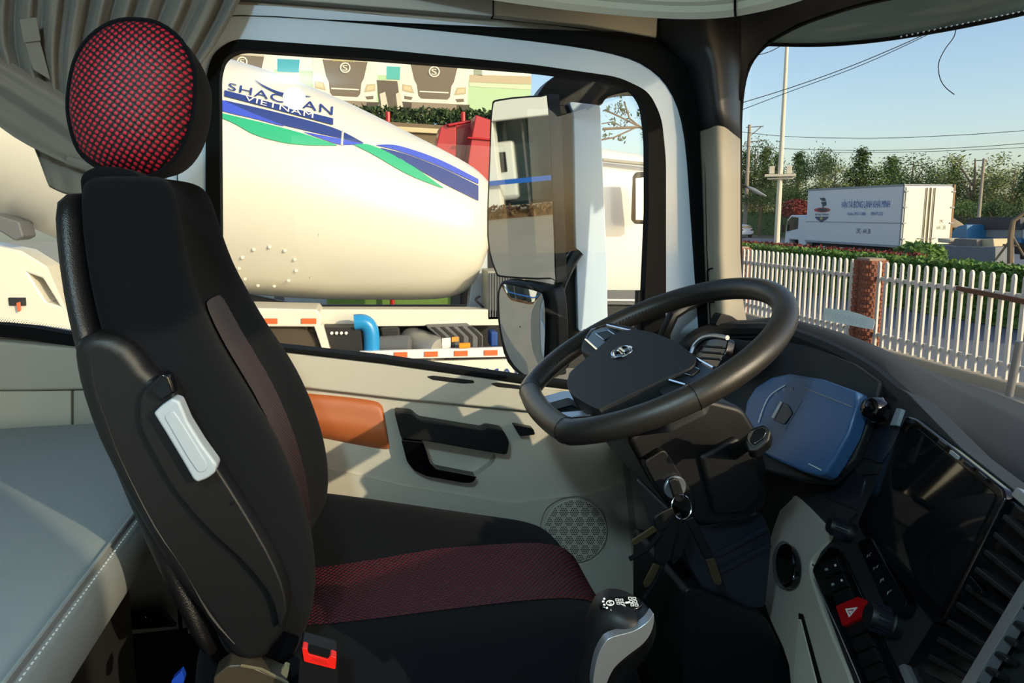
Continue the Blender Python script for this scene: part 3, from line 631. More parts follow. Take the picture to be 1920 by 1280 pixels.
# ================================================================ DRIVER SEAT
ST = empty('driver_seat', (.05, 1.02, 1.45), 'black truck seat with red dotted mesh centre and round headrest', 'seat')
yn, yf = .80, 1.25
lev = [((150, 322), (318, 330)), ((97, 352), (344, 350)), ((90, 400), (352, 420)), ((98, 500), (366, 520)), ((112, 590), (390, 590)), ((132, 680), (430, 680)), ((160, 790), (500, 775)), ((205, 900), (550, 875)), ((252, 1010), (583, 970)), ((300, 1110), (598, 1065)), ((345, 1190), (588, 1145)), ((385, 1262), (540, 1252))]
sect = [(0, .12), (0, .5), (0, .88), (.08, 1), (.5, 1), (.85, .985), (1, .91), (1, .82), (.80, .7), (.76, .5), (.80, .3), (1, .18), (1, .09), (.85, .015), (.5, 0), (.08, 0)]
secs = []; shell = []
for i, (a, b) in enumerate(lev):
    w = (.20, .25, .29, .36, .41, .44, .45, .45, .45, .45, .45, .45)[i]; y0 = yn+(.45-w)*.25
    A_, B_ = PP(*a, YP(y0)), PP(*b, YP(y0+.07))
    s0 = .16 if i else 0
    secs.append([V((A_.x+(B_.x-A_.x)*(s0+(1-s0)*u), y0+(w)*v, A_.z+(B_.z-A_.z)*(s0+(1-s0)*u))) for u, v in sect])
    shell.append([V((A_.x+(B_.x-A_.x)*u, y0-.006+(w+.012)*v, A_.z+(B_.z-A_.z)*u)) for u, v in ((.0, .1), (0, .5), (0, .9), (.04, 1), (.15, 1), (.235, 1), (.235, .5), (.235, 0), (.15, 0), (.04, 0))])
bk = obj('backrest', loft(secs[::-1]), fabric, ST, sub=2)
obj('back_shell', loft(shell[1:][::-1]), shellp, ST, sub=1, bevel=.0)
# red mesh in the middle of the backrest
rp_ = []
for i in range(4, 11):
    s = secs[i]; m = V((.004, 0, .002)); rp_.append([s[8]*.7+s[9]*.3+m, s[8]*.4+s[9]*.6+m, s[9]+m, s[10]*.4+s[9]*.6+m, s[10]*.7+s[9]*.3+m])
obj('backrest_mesh', loft(rp_, closed=False), redmesh_shaded, ST, sub=1)
# headrest: oval pad, dotted face, black sides
ho = [(254, 38), (300, 46), (340, 76), (362, 122), (367, 165), (360, 225), (342, 276), (312, 314), (272, 332), (225, 326), (180, 310), (150, 282), (134, 235), (130, 185), (142, 118), (170, 72), (212, 44)]
hy = .945
ring = [PP(x, y, YP(hy)) for x, y in cr(ho, 3)]
hc = sum(ring, V())/len(ring)
def hr(s, dy, dx=0): return [V((hc.x+(p.x-hc.x)*s+dx, hy+dy, hc.z+(p.z-hc.z)*s)) for p in ring]
obj('headrest', loft([hr(.96, -.004), hr(1.0, .0), hr(1.005, .012), hr(1.005, .04), hr(.98, .08), hr(.93, .12), hr(.8, .15), hr(.5, .165), hr(.1, .17)]), fabric, ST)
obj('headrest_mesh', loft([hr(.985, -.001), hr(.97, -.006), hr(.9, -.016), hr(.75, -.027), hr(.5, -.036), hr(.25, -.04), hr(.02, -.041)]), redmesh_h, ST)
obj('headrest_piping', tube(hr(1.0, -.003), .003, 6, True), fabric, ST)
# fabric tongue that rises over the foot of the headrest
tg = [(150, 360), (150, 330), (172, 314), (205, 312), (240, 318), (268, 334), (282, 360), (290, 420), (160, 420)]
obj('headrest_collar', plate(cr(tg, 3), .895, .1), fabric, ST, bevel=.02, seg=3)
# plastic side cover
sc_px = [(134, 652), (150, 634), (188, 625), (240, 648), (276, 690), (300, 712), (326, 748), (372, 822), (414, 888), (452, 948), (500, 1030), (532, 1092), (541, 1140), (532, 1190), (505, 1234), (465, 1246), (425, 1228), (378, 1160), (330, 1100), (282, 1020), (228, 925), (180, 830), (150, 748), (136, 690)]
sd = obj('side_cover', plate(cr(sc_px, 2), .782, .05), blackp, ST, bevel=.018, seg=4)
obj('cover_ridge', tube([PP(x, y, YP(.7845)) for x, y in cr([(172, 662), (178, 720), (205, 800), (232, 870), (290, 985), (345, 1065), (392, 1150), (440, 1205)], 3, False)], .0026, 6), blackp, ST)
lh = [(262, 752), (272, 728), (300, 706), (316, 712), (330, 748), (372, 822), (414, 888), (452, 948), (500, 1030), (530, 1096), (538, 1146), (524, 1182), (516, 1150), (500, 1110), (450, 1050), (400, 1005), (330, 926), (284, 846), (262, 800)]
obj('lever_housing', plate(cr(lh, 2), .770, .03), blackp, ST, bevel=.008, seg=3)
lv = [(287, 775), (300, 762), (322, 747), (336, 752), (352, 790), (378, 832), (407, 872), (402, 888), (388, 898), (370, 905), (362, 900), (340, 862), (310, 812)]
L_ = obj('recline_lever', plate(fil(lv, 5), .752, .022), lever_grey, ST, bevel=.005, seg=3)
obj('lever_dish', plate(fil([(306, 780), (324, 768), (340, 790), (388, 868), (388, 882), (372, 888), (350, 856)], 9), .7505, .003), lever_grey, L_, bevel=.002, seg=3)
obj('lever_latch', plate(fil([(286, 738), (284, 722), (302, 700), (316, 704), (327, 738), (306, 752)], 5), .756, .02), gloss, ST, bevel=.004)
obj('cover_clip', plate([(430, 944), (439, 940), (440, 946), (432, 948)], .7685, .004), rubber, ST, bevel=.001)
# cushion
xs = [-.24, -.12, 0, .1, .2, .28, .325, .35, .358]
zf = [2.04, 2.03, 2.0, 1.975, 1.95, 1.935, 1.92, 1.88, 1.83]; dr = [0, 0, 0, 0, -.002, -.006, -.02, -.055, -.1]
secs = []; red = []
for x, z_, d in zip(xs, zf, dr):
    t = max(0, (x-.2)/.16); n0 = .755+.03*t; f0 = 1.262-.05*t*t
    secs.append([V((x, n0+.02, 1.76)), V((x, n0, 1.84)), V((x, n0+.005, 1.92+d)), V((x, n0+.045, 1.952+d)), V((x, n0+.10, 1.957+d)), V((x, .915, 1.944+d)), V((x, 1.0, 1.938+d)), V((x, 1.085, 1.945+d)), V((x, 1.14, (z_+1.955)/2+d*.8)), V((x, 1.20, z_+d*.3)), V((x, f0-.01, z_-.02+d*.3)), V((x, f0, 1.86)), V((x, f0-.01, 1.76))])
    if x > -.2: red.append([V((x+(.004 if x > .3 else 0), y, z+d+.005)) for y, z in ((.905+.03*max(0, x), 1.9435), (.95, 1.941), (1.0, 1.938), (1.05, 1.941), (1.088, 1.944))])
obj('seat_cushion', loft(secs), fabric, ST, sub=2)
obj('cushion_mesh', loft(red, closed=False), redmesh_s, ST, sub=1)
obj('seat_base', loft([[V((-.2, .82, z)), V((.28, .82, z)), V((.28, 1.22, z)), V((-.2, 1.22, z))] for z in (1.45, 1.78)]), blackp, ST, bevel=.02)
# buckle
BY = .735
bu = obj('belt_buckle', plate(fil([(563, 1212), (632, 1231), (634, 1320), (556, 1320)], 6), BY, .03), blackp, ST, bevel=.004)
obj('buckle_button', plate(fil([(566, 1214), (576, 1216), (578, 1226), (614, 1236), (620, 1229), (631, 1233), (629, 1255), (570, 1240)], 3), BY-.003, .012), red_btn, bu, bevel=.002)
obj('buckle_slot', plate([(578, 1217), (618, 1228), (614, 1235), (580, 1226)], BY-.001, .01), rubber, bu, smooth=False)
obj('buckle_word', text_px('PRESS', [(585, 1239), (612, 1246), (613, 1240), (586, 1233)], lambda x, y: PP(x, y, YP(BY-.0035))), M('pressed_red', (170, 40, 30), .4), bu, smooth=False)
obj('recliner_bracket', plate(fil([(428, 1248), (460, 1246), (500, 1262), (538, 1280), (538, 1330), (400, 1330), (400, 1270)], 5), .775, .03), M('dark_bronze', (58, 52, 42), .4), ST, bevel=.004)
obj('bracket_edge', strip([(452, 1247), (490, 1254), (540, 1280)], YP(.773), .0015), M('worn_steel', (170, 160, 130), .35, metal=.7), ST)
obj('belt_stop', plate(fil([(526, 1262), (534, 1248), (543, 1251), (538, 1272)], 2), .765, .008), M('tan_plastic', (160, 146, 108), .5), ST, bevel=.001)
tag(obj('adjuster_pull', plate(fil([(322, 1275), (340, 1258), (346, 1272), (338, 1300), (318, 1300)], 3), .80, .01), M('blue_plastic', (20, 60, 160), .4), ST, bevel=.002), 'blue adjuster pull tab')
# ---------------------------------------------------------------- bunk
BK = empty('sleeper_bunk', (-.7, .6, 1.45), 'pale grey vinyl bunk mattress on a black base behind the seat', 'bunk')
mt = []
for y in (-.66, -.64, 0, .4, .8, 1.2, 1.44, 1.46):
    e = .02 if y in (-.66, 1.46) else 0
    mt.append([V((-1.04, y, 2.01+e)), V((-1.04, y, 2.1-e)), V((-.7, y, 2.108-e)), V((-.35, y, 2.106-e)), V((-.318, y, 2.098-e)), V((-.305, y, 2.085-e)), V((-.302, y, 2.05)), V((-.306, y, 2.02+e)), V((-.32, y, 2.008+e)), V((-.7, y, 2.005+e))])
mo = obj('mattress', loft(mt), bunk_m, BK, sub=2)
obj('mattress_piping', tube([V((-.3145, y, 2.1)) for y in (-.62, 0, .6, 1.0, 1.42)], .0022, 6), bunk_m, mo)
sv = ([], [])
for i in range(150):
    y = .3+i*.0075; sv = join(sv, box((-.307, y, 2.094), (.0015, .0032, .0009)))
tag(obj('mattress_stitches', sv, M('pale_thread', (205, 208, 205), .7), mo, smooth=False), kind='stuff')
obj('bunk_base', bb(-1.04, -.36, -.66, 1.08, 1.45, 2.012), M('bunk_base_black', (14, 14, 15), .8), BK, bevel=.01)
# black strap plate with two rivets on the wall below
SPL = empty('strap_plate', P(265, 1170, Y=1.36), 'small black metal plate with two rivets low behind the seat', 'bracket')
obj('plate_body', plate([(229, 1147), (300, 1141), (330, 1175), (236, 1182)], 1.40, .012), blackp, SPL, bevel=.002)
for x, y in ((241, 1159), (273, 1157)): obj('rivet', lathe([(0, .003), (.002, .0025), (.0028, .001)], PP(x, y, YP(1.40)), (0, -1, 0), 8), chrome, SPL)

# ---------------------------------------------------------------- curtain
CU = empty('curtain', P(200, 330, Y=1.43), 'grey pleated bunk curtain gathered and tied beside the door', 'curtain')
def cloth(name, rows, amp, freq, ph=0, n=90, Y0=1.43):
    """rows: pixel polylines, each sampled evenly; pleats swing in depth"""
    g = []
    for k, (px, Y, am) in enumerate(rows):
        c = cr(px, 12, False); r = []
        for i in range(n):
            t = i/(n-1); q = t*(len(c)-1); j = min(int(q), len(c)-2); p = c[j].lerp(c[j+1], q-j)
            w = math.sin(t*freq*6.283+ph+.5*math.sin(t*9+k*.25))+.35*math.sin(t*freq*2.7*6.283+k*.4)
            r.append(PP(p.x, p.y, YP(Y+am*w)))
        g.append(r)
    return obj(name, loft(g, closed=False), curtain_m, CU, sub=1, solid=.002)
cloth('curtain_drop', [([(-60, -70), (100, -70), (280, -70), (470, -60)], 1.42, .025), ([(-50, -20), (100, -10), (270, -5), (452, 4)], 1.42, .025), ([(-60, 40), (90, 60), (240, 70), (424, 48)], 1.42, .024), ([(-40, 110), (90, 130), (220, 135), (386, 120)], 1.42, .02), ([(20, 190), (100, 205), (190, 205), (300, 190)], 1.42, .014), ([(120, 300), (140, 302), (165, 300), (190, 290)], 1.43, .008)], .02, 11)
cloth('curtain_swag', [([(-80, 60), (-82, 90), (-84, 130), (-86, 165)], 1.40, .012), ([(0, 104), (0, 140), (0, 190), (0, 242)], 1.40, .012), ([(60, 140), (58, 180), (56, 225), (54, 274)], 1.40, .012), ([(120, 172), (115, 215), (108, 262), (100, 296)], 1.40, .011), ([(180, 230), (172, 262), (160, 300), (150, 318)], 1.41, .008), ([(215, 285), (210, 300), (200, 320), (195, 335)], 1.42, .005)], .02, 1.4, ph=2, n=40)
cloth('curtain_tail', [([(60, 268), (90, 280), (150, 300), (200, 310)], 1.43, .006), ([(74, 300), (110, 310), (150, 325), (200, 335)], 1.43, .006), ([(92, 352), (120, 365), (160, 375), (200, 380)], 1.43, .006)], .01, 1.2, n=30)
obj('hem_tab', plate(fil([(36, 36), (68, 32), (76, 76), (44, 80)], 3), 1.385, .003), curtain_m, CU, bevel=.001)
obj('hem_band', plate([(46, 80), (74, 76), (94, 150), (62, 130)], 1.39, .003), curtain_m, CU, bevel=.001)
obj('tie_back', tube([PP(x, y, YP(1.40)) for x, y in ((128, 300), (165, 312), (205, 300))], .01, 8), curtain_m, CU)
obj('coat_hook', plate(fil([(360, 442), (376, 440), (384, 452), (380, 462), (366, 462)], 4), 1.46, .02), blackp, wl, bevel=.003)
# small arched grab rail at the foot of the pillar
GR = obj('grab_rail', tube([PP(x, y, YP(Y)) for x, y, Y in ((1244, 668, 1.46), (1246, 625, 1.44), (1262, 590, 1.43), (1285, 574, 1.44), (1304, 566, 1.47), (1318, 560, 1.49))], .014, 10), blackp); tag(GR, 'black arched grab rail at the foot of the windscreen pillar', 'grab rail')
# paper slip behind the windscreen
sl_pts = [(1546, 577), (1590, 582), (1612, 588), (1638, 598), (1640, 604), (1636, 618), (1600, 611), (1545, 600)]
PS = empty('paper_slip', P(1592, 600, X=1.0), 'pale paper slip with faint printed digits tucked against the windscreen', 'paper')
psp = (P(1592, 598, X=.985), V((-1, -.35, .25)).normalized())
obj('slip_sheet', plate(sl_pts, psp, .0008), M('pale_paper', (206, 216, 220), .7), PS, smooth=False)
obj('slip_print', text_px('0010M0011', [(1624, 612), (1552, 597), (1554, 583), (1626, 598)], lambda x, y: PP(x, y, off(psp, .0008))), M('faint_print', (192, 202, 206), .7), PS, smooth=False)
# outer sun visor
VS = empty('sun_visor', (1.2, .6, 2.9), 'smoked green outer sun visor with dotted lower edge', 'sun visor')
vl = [(1402, 80, .95), (1440, 83, 1.0), (1540, 84, 1.09), (1640, 76, 1.16), (1740, 61, 1.2), (1840, 42, 1.235), (1930, 22, 1.26), (2100, -20, 1.3)]
lo3 = cr([P(x, y, X=X) for x, y, X in vl], 4, False)
lo3 = [V((p.x, p.y, p.z)) for p in lo3]
secs = [[p, p+V((-.02, 0, .05)), p+V((-.06, .0, .12)), p+V((-.13, 0, .22))] for p in lo3]
vis_m = bpy.data.materials.new('smoked_acrylic'); vis_m.use_nodes = True
b = vis_m.node_tree.nodes['Principled BSDF']; b.inputs['Base Color'].default_value = lin((132, 142, 130)); b.inputs['Roughness'].default_value = .12
t_ = vis_m.node_tree; tr_ = t_.nodes.new('ShaderNodeBsdfTransparent'); tr_.inputs[0].default_value = (.55, .6, .54, 1); mx_ = t_.nodes.new('ShaderNodeMixShader'); mx_.inputs[0].default_value = .72
t_.links.new(tr_.outputs[0], mx_.inputs[1]); t_.links.new(b.outputs[0], mx_.inputs[2]); t_.links.new(mx_.outputs[0], t_.nodes['Material Output'].inputs[0])
obj('visor_blade', loft(secs, closed=False), vis_m, VS, solid=.004)
obj('visor_edge', tube(lo3, .005, 6), rubber, VS)
for i in range(26):
    x = 1690+i*10.5; y = 71-(x-1690)*.208; X = 1.178+(x-1690)*.00036
    obj('edge_stud', lathe([(0, .0022), (.002, .002), (.003, .0008)], P(x, y-2.5, X=X-.006), (-1, -.6, -.2), 7), chrome, VS)
LW = obj('loose_wire', tube(cr([P(x, y, X=1.19) for x, y in ((1793, 52), (1788, 70), (1772, 92), (1760, 118), (1762, 145), (1772, 163), (1789, 177))], 4, False), .0009, 5), rubber); tag(LW, 'thin black loose wire hanging from the sun visor', 'wire')

# ================================================================ DOOR MIRROR
MR = empty('door_mirror', P(1060, 620, Y=1.8), 'black and white truck door mirror with two glasses', 'mirror')
mo_ = P(978, 350, Y=1.86); mn = V((-.82, -.57, -.078)).normalized(); MP = (mo_, mn)
g1 = [(920, 290), (924, 205), (938, 189), (1014, 182), (1026, 190), (1032, 300), (1040, 508), (1032, 520), (948, 517), (930, 505), (916, 440)]
obj('mirror_back', plate(cr([(x+(x-978)*.045, y+(y-350)*.02) for x, y in g1], 3), off(MP, -.002), .045), blackp, MR, bevel=.008, seg=3)
obj('mirror_glass', plate(cr(g1, 3), MP, .004), mirror_m, MR, smooth=False)
mo2 = P(980, 620, Y=1.84); mn2 = V((-.80, -.585, -.09)).normalized(); MP2 = (mo2, mn2)
g2 = [(936, 560), (940, 538), (952, 533), (1005, 546), (1018, 556), (1022, 600), (1018, 690), (1006, 700), (984, 702), (956, 672), (940, 620)]
obj('wide_back', plate(cr([(930, 560), (936, 532), (952, 527), (1020, 538), (1040, 552), (1046, 640), (1040, 706), (990, 712), (950, 680), (934, 620)], 3), off(MP2, -.012), .05), blackp, MR, bevel=.008, seg=3)
# convex glass: bulged grid
ux = V((mn2.y, -mn2.x, 0)).normalized(); uy = mn2.cross(ux)
ring2 = [PP(x, y, MP2) for x, y in cr(g2, 3)]; c2 = sum(ring2, V())/len(ring2)
secs = []
for s in (1, .85, .65, .45, .25, .02):
    secs.append([c2+(p-c2)*s+mn2*(.009*(1-s*s)*1.0) for p in ring2])
obj('wide_glass', loft(secs, closed=True, caps=False), mirror_m, MR)
obj('mirror_arm', plate(cr([(1000, 205), (1012, 172), (1035, 146), (1062, 138), (1140, 146), (1222, 160), (1222, 172), (1180, 172), (1140, 182), (1122, 200), (1070, 200)], 3), 1.90, .08), blackp, MR, bevel=.02, seg=3)
obj('mirror_column', plate(fil([(1044, 196), (1078, 198), (1088, 620), (1066, 690), (1046, 700), (1050, 520)], 8), 1.89, .05), blackp, MR, bevel=.012, seg=3)
obj('mirror_stay', tube(cr([PP(x, y, YP(1.83)) for x, y in ((1050, 700), (1042, 590), (1048, 540), (1070, 490), (1084, 470))], 4, False), .018, 10), blackp, MR)
obj('white_cover', plate(fil([(1066, 190), (1126, 197), (1130, 300), (1138, 480), (1140, 612), (1084, 622), (1078, 400), (1076, 215)], 8), 1.875, .05), white_paint, MR, bevel=.01, seg=3)
obj('arm_bracket', tube([P(1200, 166, Y=1.93), P(1232, 158, Y=1.75), V((.77, 1.55, 2.77))], .028, 10), blackp, MR)
# ================================================================ OUTSIDE: GROUND
conc = M('yard_concrete', (168, 158, 138), .85, var=.18, vscale=.6, bump=.3, bscale=30)
asph = M('road_asphalt', (112, 116, 124), .85, var=.12, vscale=.8)
soil = M('dry_verge', (132, 118, 92), .95, var=.2, vscale=2)
def slab(name, x0, x1, y0, y1, z, m, label):
    o = obj(name, bb(x0, x1, y0, y1, z-.3, z), m, smooth=False); tag(o, label, kind=S); return o
slab('yard', -70, 9.3, -40, 70, 0, conc, 'sunlit concrete sales yard'); slab('road', 9.3, 40, -40, 130, -.02, asph, 'grey asphalt road beyond the fence'); slab('verge', 40, 160, -60, 160, 0, soil, 'dry verge under the trees')
kb = obj('fence_kerb', bb(8.78, 9.06, 3, 24, -.02, .14), conc, bevel=.02); tag(kb, 'low concrete kerb under the picket fence', 'kerb')

# ================================================================ PICKET FENCE
FX = 8.9; picket_m = M('white_fence_paint', (200, 198, 190), .5); brick_m = M('red_brick', (132, 78, 58), .85, var=.35, vscale=9, bump=.3, bscale=60); mortar = M('mortar', (150, 132, 112), .9)
def pmesh():
    w, d = .03, .02; pr = [(-w, .16), (w, .16), (w, 1.60), (w*.7, 1.645), (0, 1.665), (-w*.7, 1.645), (-w, 1.60)]
    v, f = prism([[V((0, y, z)) for y, z in pr]], (d*2, 0, 0)); return [V(p)-V((d, 0, 0)) for p in v], f
pv = pmesh(); pm = bpy.data.meshes.new('picket'); pm.from_pydata([tuple(p) for p in pv[0]], [], pv[1]); pm.materials.append(picket_m)
def pillar_at(Y, label):
    E_ = empty('brick_pillar', (FX, Y, 0), label, 'pillar', 'brick pillars of the picket fence')
    obj('pillar_core', bb(FX-.155, FX+.155, Y-.155, Y+.155, .14, 1.66), mortar, E_, smooth=False)
    bmh = bpy.data.meshes.new('brick'); v, f = box((0, 0, 0), (.2, .095, .06)); bmh.from_pydata([tuple(p) for p in v], [], f); bmh.materials.append(brick_m)
    for c in range(22):
        z = .16+c*.0705
        for s in range(4):
            a = s*math.pi/2
            for k in (-1, 1):
                o = bpy.data.objects.new('brick', bmh); COL.objects.link(o); o.parent = E_
                sh_ = .02 if c % 2 else -.02
                o.location = (Matrix.Rotation(a, 3, 'Z') @ V((k*.106+sh_, -.12-.002*random.random(), 0)))+V((0, 0, z)); o.rotation_euler.z = a
    cp_ = obj('pillar_cap', bb(FX-.17, FX+.17, Y-.17, Y+.17, 1.66, 1.71), mortar, E_, bevel=.01)
YPIL = FX/math.tan(R_(12)+math.atan((1633-960)/FPX))
pillar_at(YPIL, 'red brick fence pillar in the middle of the picket fence'); pillar_at(15.35, 'red brick fence pillar beside the windscreen pillar')
def fence(y0, y1, label):
    E_ = empty('picket_fence', (FX, (y0+y1)/2, 0), label, 'fence', 'picket fence panels')
    n = int((y1-y0)/.168)
    for i in range(n):
        o = bpy.data.objects.new('picket', pm); COL.objects.link(o); o.parent = E_; o.location = (-.03, y0+(i+.5)*(y1-y0)/n-(y0+y1)/2, 0)
    for z in (.36, 1.36): obj('rail', bb(FX-.005, FX+.04, y0, y1, z-.035, z+.035), picket_m, E_, bevel=.004)
fence(YPIL+.18, 15.16, 'white picket fence panel left of the brick pillar')
fence(YPIL-3.3, YPIL-.18, 'white picket fence panel right of the brick pillar')
fence(15.52, 19.5, 'white picket fence panel farthest along the road')
rb = obj('rusty_bar', prism([[P(1792, 536, X=8.7), P(1925, 562, X=8.7), P(1925, 572, X=8.7), P(1792, 544, X=8.7)]], (.05, 0, 0)), M('rusty_steel', (92, 62, 44), .8, var=.3, vscale=12), bevel=.004); tag(rb, 'rusty steel bar lying across the fence pickets', 'bar')
gp_ = obj('steel_post', tube([P(1892, 742, X=7.6), P(1908, 660, X=7.6), P(1912, 640, X=7.6)], .045, 12), M('grey_steel', (120, 122, 122), .5, metal=.4)); tag(gp_, 'grey steel post in front of the right fence panel', 'post')

# ================================================================ HEDGES AND FLOWERS
leafg = M('hedge_green', (92, 126, 50), .7, var=.35, vscale=6); leafr = M('red_leaves', (112, 46, 36), .7, var=.35, vscale=6)
def leaves(n, fn, size, seed=1):
    rnd = random.Random(seed); v = []; f = []
    for i in range(n):
        p = V(fn(rnd)); a = V((rnd.uniform(-1, 1), rnd.uniform(-1, 1), rnd.uniform(-1, 1))).normalized(); b_ = a.cross(V((rnd.uniform(-1, 1), rnd.uniform(-1, 1), rnd.uniform(-1, 1)))).normalized()
        s = size*rnd.uniform(.6, 1.3); k = len(v); v += [p-a*s, p+b_*s*.45, p+a*s, p-b_*s*.45]; f.append((k, k+1, k+2, k+3))
    return v, f
def hedge(name, x0, x1, y0, y1, h, mat, label, cat, n, seed, group=None, core=True):
    E_ = empty(name, ((x0+x1)/2, (y0+y1)/2, 0), label, cat, group)
    if core: obj('hedge_mass', bb(x0+.08, x1-.08, y0, y1, 0, h-.1), mat, E_, smooth=False)
    tag(obj('hedge_leaves', leaves(n, lambda r: (r.choice((x0, x1, r.uniform(x0, x1), x0))+r.uniform(-.08, .08), r.uniform(y0, y1), h*r.uniform(.05, 1) if r.random() < .5 else h+r.uniform(-.12, .06)), .11, seed), mat, E_, smooth=False), kind='stuff')
hedge('clipped_hedge', 13.8, 14.8, 9, 34, 1.26, leafg, 'long clipped green hedge along the road median', 'hedge', 16000, 3)
hedge('red_flower_bed', 15.2, 16.2, 17.5, 34, 1.24, leafr, 'strip of red leaved plants behind the clipped hedge', 'flower bed', 12000, 4)
def bush(px, py, X, r, h, mat, label, seed, name='round_bush'):
    c = P(px, py, X=X); E_ = empty(name, (c.x, c.y, 0), label, 'bush')
    def fn(q):
        d = V((q.gauss(0, 1), q.gauss(0, 1), q.gauss(0, 1))).normalized()*q.uniform(.7, 1); return (c.x+d.x*r, c.y+d.y*r, c.z+d.z*h)
    tag(obj('bush_leaves', leaves(int(900*r), fn, .13, seed), mat, E_, smooth=False), kind='stuff')
    obj('bush_stem', tube([V((c.x, c.y, 0)), c], .08, 6), leafg, E_)
    obj('bush_core', lathe([(-h*.9, r*.3), (-h*.5, r*.75), (0, r*.85), (h*.5, r*.65), (h*.85, r*.2)], c, (0, 0, 1), 14), mat, E_)
bush(1725, 478, 17.3, .75, .42, leafg, 'round green bush at the back wheel of the white box truck', 11)

# ================================================================ CONCRETE MIXER BESIDE US
AY = 8.6; NY = 7.4
cream = M('mixer_white', (226, 221, 204), .28, coat=.3); mdark = M('chassis_black', (26, 26, 27), .6); tyre = M('dusty_tyre', (74, 64, 50), .9, bump=.4, bscale=30); mgrey = M('chassis_grey', (96, 98, 100), .6)
navy = M('decal_navy', (44, 62, 128), .4); blue = M('decal_blue', (62, 84, 196), .4); green = M('decal_green', (40, 168, 122), .4); refl_r = M('reflector_orange', (226, 104, 56), .35); refl_w = M('reflector_white', (236, 232, 226), .35)
MX = empty('mixer_truck', (0, AY, 0), 'white concrete mixer truck with blue and green stripes parked alongside', 'truck')
O_ = P(912, 450, Y=AY); Q_ = P(604, 376, Y=AY); ax = (Q_-O_).normalized(); k_ = (Q_-O_).length/math.hypot(308, 74)
prf = [(0, 1), (3, 55), (14, 96), (40, 120), (90, 138), (200, 162), (320, 185), (440, 199), (540, 200), (640, 188), (900, 128), (1080, 84), (1100, 66), (1104, 10)]
pp_ = [(V((t*k_, r*k_))) for t, r in prf]
dv = lathe([tuple(p) for p in cr(pp_, 4, False)], O_, ax, 64)
dr_ = obj('drum', dv, cream, MX, ang=80)
bvh = BVHTree.FromPolygons([tuple(v) for v in dv[0]], [tuple(f) for f in dv[1]])
def ondrum(x, y, lift=.012):
    d = ray(x, y).normalized(); h = bvh.ray_cast(CAM, d)
    if h[0] is None: h = bvh.find_nearest(CAM+d*8.4)
    n = h[1]
    if n.dot(d) > 0: n = -n
    return h[0]+n*lift
def band(name, top, bot, mat, lift=.012, rows=4, n=6):
    T, B = cr(top, n, False), cr(bot, n, False)
    obj(name, loft([[ondrum(*(a*(1-r/rows)+b*(r/rows)), lift) for a, b in zip(T, B)] for r in range(rows+1)], closed=False), mat, dr_)
band('drum_stripe', [(300, 150), (412, 187), (470, 212), (531, 236)], [(300, 172), (412, 208), (470, 222), (532, 238)], blue)
band('drum_stripe', [(421, 189), (520, 212), (623, 240), (681, 268)], [(421, 190), (500, 226), (575, 246), (681, 269)], navy, .010)
band('drum_stripe', [(568, 248), (600, 254), (642, 262), (680, 270)], [(570, 249), (600, 260), (638, 272), (680, 271)], blue, .012)
band('drum_stripe', [(300, 185), (412, 212), (500, 233), (570, 252), (632, 273)], [(300, 186), (420, 224), (480, 254), (550, 271), (632, 274)], green)
band('drum_stripe', [(662, 272), (695, 273), (760, 304), (830, 352)], [(664, 273), (700, 291), (765, 328), (831, 354)], green)
band('drum_stripe', [(704, 273), (745, 274), (820, 299), (896, 337)], [(706, 274), (750, 285), (820, 311), (896, 346)], blue)
band('drum_stripe', [(712, 278), (760, 290), (830, 317), (896, 349)], [(713, 279), (760, 305), (830, 344), (896, 377)], navy)
obj('drum_stripe_gap', tube([ondrum(x, y, .014) for x, y in ((642, 246), (641, 260), (640, 273))], .012, 5), cream, dr_)
obj('drum_lettering', text_px('SHACMAN', [(427, 170), (623, 218), (624, 202), (429, 157)], lambda x, y: ondrum(x, y, .016), 1.08), navy, dr_, smooth=False)
band('drum_plaque', [(421, 171), (520, 197), (624, 224)], [(421, 182), (520, 208), (624, 236)], navy, .016)
obj('drum_lettering', text_px('VIETNAM', [(458, 191), (586, 225), (587, 215), (460, 182)], lambda x, y: ondrum(x, y, .026), 1.1), refl_w, dr_, smooth=False)
band('drum_swoosh', [(478, 152), (498, 164), (530, 176), (582, 183)], [(478, 153), (498, 167), (530, 180), (582, 184)], navy, .016)
for i in range(11):
    a = i*2*math.pi/11+.2; p = ondrum(502+54*math.cos(a), 500+37*math.sin(a), 0)
    obj('hatch_bolt', lathe([(0, .02), (.015, .018), (.022, .008)], p, (0, -1, .1), 8), cream, dr_)
obj('drum_seam', tube([ondrum(x, y, -.004) for x, y in ((612, 340), (598, 440), (582, 520), (566, 566))], .012, 6), cream, dr_)
def mp(name, px, Y, th, mat, bevel=.01, holes=()): return obj(name, plate(px, Y, th, holes), mat, MX, bevel=bevel)
mp('subframe_beam', [(300, 520), (420, 565), (520, 580), (940, 580), (940, 610), (600, 613), (430, 600), (300, 560)], 7.75, .25, cream)
mp('chassis_rail', [(200, 605), (1060, 600), (1060, 700), (200, 720)], 8.0, .25, mdark)
mp('fender_top', [(330, 574), (594, 580), (602, 592), (602, 612), (588, 613), (330, 612)], NY, .55, cream, .02)
for i, x in enumerate((430, 492, 565)): mp('reflector', [(x, 597), (x+28, 597), (x+28, 607), (x, 607)], NY-.012, .012, refl_r, .001)
mp('fender_strut', [(588, 610), (606, 610), (622, 666), (608, 668)], NY, .1, cream)
wc = P(532, 706, Y=NY+.06)
wh = obj('rear_wheel', lathe([(0, .3), (.02, .50), (.06, .56), (.3, .56), (.34, .5), (.36, .3)], wc, (0, 1, 0), 40), tyre, MX)
tv = ([], [])
